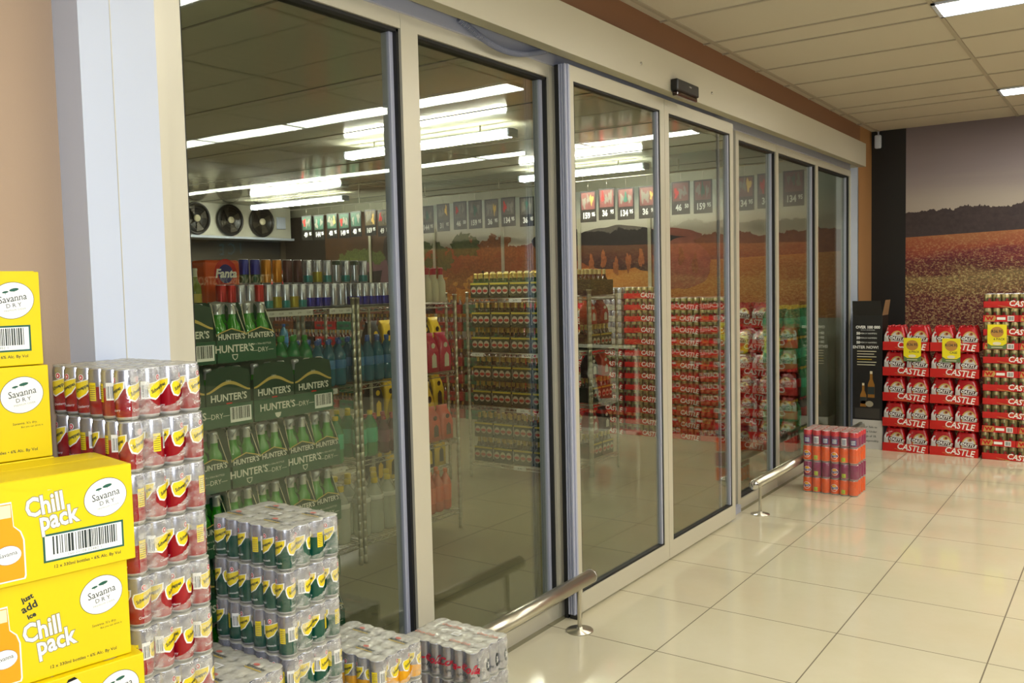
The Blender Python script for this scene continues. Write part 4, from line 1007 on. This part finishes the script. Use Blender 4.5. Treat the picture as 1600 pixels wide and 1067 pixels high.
place(T_CLEAR, 'clear bottle', 'bottle', .13, span(-.20, .15, .111), F_, 2); place(T_GREEN, 'green bottle', 'bottle', .60, span(-.26, .17, .091), F_, 3); place(T_GRSODA, 'tall green bottle', 'bottle', 1.045, span(-.36, -.1, .085), F_, 2); place(T_BLUE, 'water bottle', 'bottle', 1.045, span(-.02, .17, .083), F_, 3)
cyc = [T_COKE, T_COKE, T_SIL, T_SIL, T_COKE, T_MULTI, T_MULT2, T_MULTI, T_MULT2, T_MULTI, T_BULL, T_BULL, T_BULL, T_SIL, T_SIL]; nm = {id(T_COKE): 'red cola can', id(T_SIL): 'silver can', id(T_MULTI): 'teal fruit can', id(T_MULT2): 'yellow fruit can', id(T_BULL): 'energy can'}
nm.update({id(T_BLU): 'blue can', id(T_ORC): 'orange can', id(T_DRK): 'maroon can', id(T_DGC): 'dark green can', id(T_GRC): 'pale can'})
for i, T in enumerate(cyc): item(T, RX-.05, -.64+i*.0575, 1.494, '%s at the front of the top shelf beside the cider, %s along' % (nm[id(T)], ORD[i]), 'cans at the front of the top shelf beside the cider', 'can')
cyc2 = [T_BLU, T_BLU, T_ORC, T_ORC, T_DRK, T_DRK, T_MULTI, T_MULT2, T_MULTI, T_DGC, T_MULTI, T_DGC, T_MULTI]
for i, T in enumerate(cyc2):
    y = -.40+i*.073
    item(T_SIL, RX-.175, y, 1.494, 'silver can at the back of the top shelf beside the cider, %s along' % ORD[i], 'cans at the back of the top shelf beside the cider', 'can')
    item(T, RX-.175, y, 1.494+.1335, '%s standing on another can on the top shelf, %s along' % (nm[id(T)], ORD[i]), 'cans standing on cans on the top shelf', 'can')
for i in range(7): item(T_GRC, RX-.20, .56+i*.075, 1.494, 'pale can at the back of the drinks rack top shelf, %s along' % ORD[i], 'cans at the back of the drinks rack', 'can')
# orange multipack standing over the cans
mp = thing('soda_multipack', 'orange and red printed multipack of cans on the top shelf', 'multipack', (RX-.20, -.53, 1.494))
b = MB(); b.box(-.06, .06, -.13, .08, 0, .26, mat('multipack_orange', 'e0561c', .35), .015); b.poly(ell(.07, .075, 24, -.0, .19), red, on_px(.0605, -.01, 0)); b.poly(ell(.045, .048, 24, .0, .19), blue_ink, on_px(.061, -.01, 0)); b.text('Fanta', .06, white, on_px(.062, -.01, .19), shear=.2, off=.002); b.build('printed_sleeve', mp)
for T, nme, y0, n in ((T_WINE, 'dark bottle with a gold neck', -1.60, 6), (T_LIME, 'pale bottle with a white neck', -1.19, 7)):
    for q in range(2):
        for i in range(n): item(T, RX-.06-q*.075, y0+i*.068, 1.494, '%s above the cider cases, %s along, %s row' % (nme, ORD[i], ('front', 'back')[q]), nme+'s above the cider cases', 'bottle')
# hanging / bagged multipacks
def bagpack(name, bodym, winm, label, cat, x, y, z, group, h=.26, w=.13, rz=0):
    t = thing(name, label, cat, (x, y, z), rz, group)
    b = MB(); b.T = Matrix.Rotation(math.pi/2, 4, 'Z')
    loft(b, [(0, w/2, .055), (h*.5, w/2, .056), (h*.72, w*.42, .045), (h*.9, w*.36, .02), (h, w*.46, .006)], bodym, .02); b.build('film_bag', t)
    b = MB(); b.T = Matrix.Rotation(math.pi/2, 4, 'Z'); b.poly([(-w*.2, .03), (w*.2, .03), (w*.18, h*.42), (0, h*.5), (-w*.18, h*.42)], winm, on_my(-.0575, 0, 0)); b.poly(ell(w*.16, h*.07, 12, 0, h*.68), winm, on_my(-.0505, 0, 0)); b.build('printed_label', t)
    return t
mag = mat('pink_bag', 'c4184c', .3, coat=.5, bump=.4, bscale=30); orb = mat('orange_bag', 'c8401c', .3, coat=.5, bump=.4, bscale=30); blk = mat('black_pack', '14120f', .35); yel = mat('yellow_pack', 'd9b41c', .4)
for i in range(3):
    bagpack('bottle_multipack', mag, frost, 'pink multipack bag of bottles on the third rack shelf, %s along' % ORD[i], 'multipack', RX-.07, .80+i*.125, 1.049, 'pink multipack bags', .25, .12)
for i in range(2): bagpack('bottle_multipack', mag, frost, 'pink multipack bag standing behind the front ones, %s along' % ORD[i], 'multipack', RX-.20, .84+i*.14, 1.049, 'pink multipack bags behind', .34, .13)
for i in range(3):
    bagpack('bottle_multipack', orb, pet_cola, 'orange netted multipack on the second rack shelf, %s along' % ORD[i], 'multipack', RX-.07, .80+i*.125, .604, 'orange netted multipacks', .22, .12)
    bagpack('bottle_multipack', yel, blk, 'yellow and brown multipack at the back of the second shelf, %s along' % ORD[i], 'multipack', RX-.22, .80+i*.125, .604, 'yellow multipacks', .36, .12)
for zi, z in enumerate(LV[:3]):
    for i in range(6):
        bagpack('black_multipack', (yel if i % 2 else blk), (blk if i % 2 else yel), '%s drinks pack on the %s of the aisle rack, %s along' % (('black', 'yellow')[i % 2], shelfname[z], ORD[i]), 'multipack', -3.03, 1.44+i*.143, z+.004, 'drinks packs in the cooler aisle', .30, .135)
# green beer carriers on the rack facing the shopper
amst = mat('amstel_green', '1c3324', .4); amy = mat('amstel_yellow', 'b8a83a', .4)
def beercarrier():
    b = MB(); b.box(-.093, .093, -.06, .06, 0, .125, amst, .003); f = on_my(-.0606, 0, 0); f2 = on_my(-.0612, 0, 0)
    for x in (-.06, .0, .06): b.poly(ell(.027, .03, 18, x, .062), mat('label_dull', 'b4b09c', .5), f); b.poly(ell(.024, .012, 14, x, .058), mat('label_rust', '9a241c', .5), f2); 
    b.poly(rect(-.093, .093, .108, .122), amy, f); b.poly([(p[1], p[0]) for p in []] or rect(-.05, .05, .02, .105), lab_w, lambda p: (.0936, p[0], p[1])); 
    return b.mesh('carton_sleeve')
BCM = beercarrier(); nb = MB()
for i in (0,):
    for j in (0,): nb.lathe([(.026, .12, bottle_dg), (.015, .145), (.013, .16, mat('foil_gold', 'c9b060', .35, .5)), (.0125, .185), (.0145, .19), (.0145, .2), (0, .203)], bottle_dg, 10, (i*.06, j*.058, 0))
NBM = nb.mesh('bottle')
def carrier_item(x, y, z, label, group, rz=0):
    t = thing('beer_carrier', label, 'beer carrier', (x, y, z), rz, group); link('carton_sleeve', BCM, t); [link('bottle', NBM, t, (i*.06, j*.058, 0)) for i in (-1, 0, 1) for j in (-.5, .5)]; return t
for z in LV:
    for tier in range(2 if z < 1.4 else 1):
        for i in range(4): carrier_item(-2.765+i*.2+(.0 if tier == 0 else .008), 2.51, z+.004+tier*.2035, 'green beer carrier on the %s facing the shopper, %s, %s along' % (shelfname[z], ('lower tier', 'upper tier')[tier], ORD[i]), 'green beer carriers facing the shopper')
for q in range(2):
    for i in range(12): item((T_AMB if i < 7 else T_BROWN), -2.83+i*.07, 2.64+q*.08, 1.494, '%s behind the top green carriers, %s along, %s row' % (('amber bottle', 'brown yellow-necked bottle')[i >= 7], ORD[i], ('front', 'back')[q]), 'bottles behind the green carriers', 'bottle')
# rack seen end-on: dark crate of bottles on top, mixed packs below
ct = thing('bottle_crate', 'black plastic crate of dark bottles on top of the end-on rack', 'crate', (-2.13, 3.13, 1.494))
b = MB()
for q in ((-.14, .14, -.19, -.186), (-.14, .14, .186, .19), (-.14, -.136, -.19, .19), (.136, .14, -.19, .19)): b.box(*q, 0, .13, black)
b.box(-.14, .14, -.19, .19, 0, .004, black); b.build('crate_body', ct)
for i in range(3):
    for j in range(5): link('bottle', T_AMB[1], ct, (-.075+i*.075, -.15+j*.075, .004))
for zi, z in enumerate(LV[:3]):
    for i in range(2):
        carrier_item(-2.07, 3.025+i*.2, z+.004, 'beer carrier on the %s of the end-on rack, %s along' % (shelfname[z], ORD[i]), 'beer carriers on the end-on rack', math.pi/2)
        bagpack('bottle_multipack', (mat('red_bag', 'a01c1c', .3, coat=.4), blk, orb)[(i+zi) % 3], lab_w, '%s multipack stacked on the carriers, %s of the end-on rack, %s along' % (('red', 'black', 'orange')[(i+zi) % 3], shelfname[z], ORD[i]), 'multipack', -2.07, 3.025+i*.2, z+.004+.204, 'multipacks on the end-on rack', .2, .13)
# second aisle racks
for ri, (y0, w_) in enumerate(((.9, 'far'), (-.1, 'near'))):
    for z in LV:
        for i in range(12):
            T = (T_COLA, T_OR, T_GRSODA, T_BLUE, T_AMB, T_WINE)[(i//4+int(z*7)+ri) % 6]
            item(T, -4.29, y0+.06+i*.072 if T[4] < .036 else y0+.06+i*.072, z+.004, 'bottle on the %s of the %s second-aisle rack, %s along' % (shelfname[z], w_, ORD[i]), 'bottles on the second aisle racks', 'bottle') if T[4] <= .036 or i % 2 == 0 else None
# price strips clipped on shelf edges
def strip(x, y0, y1, z, label, n=5, axis='x'):
    b = MB(); L = y1-y0
    if axis == 'x':
        b.box(x, x+.002, y0, y1, z-.03, z, lab_w); f = on_px(x+.0026, y0, z-.03); [b.text(random.choice(('9.95', '12.50', '6.99', '14.95')), .014, ink, f, xo=L*(i+.5)/n, yo=.015) for i in range(n)]
    else:
        b.box(y0, y1, x-.002, x, z-.03, z, lab_w); f = on_my(x-.0026, y0, z-.03); [b.text('36.95', .02, ink, f, xo=L*(i+.5)/n, yo=.015) for i in range(n)]
    tag(b.build('price_strip'), label, 'price strip', 'shelf price strips')
strip(RX+.006, -.60, -.10, 1.487, 'long white price strip under the cans beside the cider', 8); strip(RX+.006, .02, .19, 1.487, 'short white price strip on the top shelf by the rack post', 3)
strip(RX+.006, -.18, .06, 1.042, 'white price strip under the tall green bottles', 3); strip(RX+.006, -.05, .10, .597, 'white price strip under the green bottles with yellow caps', 2)
for k, (z, x) in enumerate(((1.49, -2.45), (1.045, -2.84), (.60, -2.40), (.13, -2.44))): strip(2.424, x, x+.12, z-.003, 'small white price tag on the %s below the green carriers' % shelfname[z], 1, 'y')

# ---- stacks along the far wall of the cooler
YI = 4.85
for c, x in enumerate((-2.07, -1.66)):
    for k in range(12): put(P_CI, x, YI+.134, k*.1188, 'red can tray inside the cooler, %s of the %s column' % (from_top(k, 12), ('left', 'right')[c]), 'red can trays inside the cooler')
pale = mat('pale_case', 'b8b4a4', .45, vary=.1, bscale=20)
TRP = tray_mesh('tray', .402, .268, .05, pale, lambda b, f, Hh, W: [b.text('LITE', .04, greyink, f, xo=.05, yo=.025, off=.001)])
M_PC = can_mesh('can_pale_lager', RC, HC, silver, pale, .5)
P_PC = thing('pale_can_case', 'x', 'can case'); link('tray', TRP, P_PC)
for i in range(6): link('can', M_PC, P_PC, (-.166+i*.0664, -.0996, .003))
for j in range(1, 4): link('can', M_PC, P_PC, (.166, -.0996+j*.0664, .003))
for c, x in enumerate((-2.50, -2.93)):
    for k in range(13):
        if c == 0 or k < 8: put(P_CI, x, YI+.134, k*.1188, 'red can tray by the pale trays, %s of the %s column' % (from_top(k, 13), ('right', 'left')[c]), 'red can trays near the pale trays'); continue
        put(P_PC, x, YI+.134, k*.1188, 'pale tray of silver cans in the cooler, %s of the %s column' % (from_top(k, 13), ('right', 'left')[c]), 'pale can trays inside the cooler')
for c, x in enumerate((-1.25,)):
    for k in range(6): put(P_BC, x, YI-.25+.131, k*.2315, 'red beer bottle case inside the cooler, %s of its column' % from_top(k, 6), 'red beer cases inside the cooler')
for c, x in enumerate((-3.4, -3.83)):
    for k in range(6): put(P_BC, x, YI+.131, k*.2315, 'red beer bottle case deep in the cooler, %s of the %s column' % (from_top(k, 6), ('right', 'left')[c]), 'red beer cases deep in the cooler')
# wrapped soda bottle packs near the far end pane
for c, (x, y) in enumerate(((-.86, 4.3), (-.86, 4.62))):
    for k in range(5):
        T = T_GREEN if (k+c) % 2 or k > 2 else T_COLA
        t = thing('soda_bottle_pack', '%s bottle pack behind the far end pane, %s of the %s column' % ('green' if T is T_GREEN else 'red cola', from_top(k, 5), ('near', 'far')[c]), 'bottle pack', (x, y, k*.272), 0, 'bottle packs behind the far end pane')
        for i in range(3):
            for j in range(3): o = link('bottle', T[1], t, (-.092+i*.092, -.092+j*.092, 0)); link('cap', T[2], o); link('label_band', T[3], o)
# brown crates under the mural at the back left
def crate_me(m): 
    b = MB(); b.box(-.2, .2, -.13, .13, 0, .11, m, .004)
    for k in range(3): b.box(-.16+k*.11, -.08+k*.11, -.1325, -.129, .04, .07, ink)
    return b.mesh('crate_body')
CRM = {n: crate_me(m) for n, m in (('brown', mat('crate_brown', '5a3018', .5)), ('green', hcard), ('red', redd), ('dark', blk))}
nk = MB(); beer_bottle(nk, (0, 0, 0), bottle_b, gold, 1., 8)
NKM = nk.mesh('bottle')
for c in range(10):
    x = -4.3-c*.43; cn = ('brown', 'green', 'red', 'dark', 'brown')[c % 5]
    for k in range(7):
        t = thing('bottle_crate', '%s bottle crate in the cooler back, %s of the %s column' % (cn, from_top(k, 7), ORD[c]), 'crate', (x, 5.1, k*.211), 0, 'crates at the back of the cooler')
        link('crate_body', CRM[cn], t); [link('bottle', NKM, t, (-.167+i*.0667, -.095, .004)) for i in range(6)]
# uprights and hanging price boards
for i, x in enumerate((-7.0, -5.85, -4.75, -3.65, -2.75)):
    o = MB().box(-.02, .02, -.008, .008, 0, 1.15, mat('upright_cream', 'c9c4ac', .45)).build('mural_upright', None, (x, CYE-.03, 1.2)); tag(o, 'pale metal strip standing on the cooler mural, %s from its dark end' % ORD[i], 'upright', 'strips on the cooler mural')
br = MB(); br.tube([(-7.6, 4.7, 2.66), (-.75, 4.7, 2.66)], .008, steel, 8)
for k in range(7): br.tube([(-7.4+k*1.08, 4.7, 2.66), (-7.4+k*1.08, 4.7, CH)], .004, steel, 5)
tag(br.build('hanging_rail'), 'thin steel rail under the cooler ceiling carrying the price boards', 'rail')
PX = (-7.29, -7.06, -6.82, -6.60, -6.39, -6.14, -5.92, -5.21, -4.97, -4.72, -4.5, -4.27, -4.04, -3.79, -3.02, -2.80, -2.58, -2.34, -1.98, -1.75, -1.34, -1.12, -.88)
PT = ('49.95', '144.95', '40.95', '149.95', '40.95', '169.95', '49.50', '144.95', '31.95', '46.50', '159.95', '36.95', '134.95', '36.95', '159.95', '36.95', '134.95', '36.95', '46.50', '159.95', '134.95', '36.95', '134.95')
PC = [mat('board_photo_green', '2c4a3a', .4, vary=.5, bscale=40)]*5+[mat('board_photo_gold', '5a4c30', .4, vary=.5, bscale=40)]*2+[mat('board_photo_grey', '4c4a44', .4, vary=.5, bscale=40)]*7+[mat('board_photo_red', '6a3a36', .4, vary=.5, bscale=40)]*9
for i, (x, pt) in enumerate(zip(PX, PT)):
    t = thing('price_board', 'hanging black price board reading %s, %s of the row' % (pt.replace('.', ' '), ORD[i]), 'price board', (x, 4.7, 2.24+random.uniform(-.012, .012)), 0, 'hanging price boards')
    b = MB(); b.box(-.095, .095, -.002, .002, 0, .32, blk); f = on_my(-.0026, 0, 0); f2 = on_my(-.0034, 0, 0)
    b.poly(rect(-.08, .08, .13, .305), PC[i], f); rr = random.Random(i)
    for q in range(3): b.poly(blob(-.045+q*.045, .20+rr.uniform(0, .04), rr.uniform(.014, .026), rr.uniform(.04, .062), i*5+q, 16, .3), (mat('board_pale', '747066', .3) if q != i % 3 else (red, green_ink, gold)[i % 3]), on_my(-.0034-q*.0004, 0, 0))
    a_, c_ = pt.split('.'); b.text(a_, .085, white, f, off=.0028, xo=-.022, yo=.065, sx=.74); b.text(c_, .055, white, f, off=.002, xo=.062, yo=.077, sx=.74); b.build('board', t)
    b = MB(); b.tube([(0, 0, .32), (0, 0, .42)], .002, steel, 5); b.build('hanger', t)
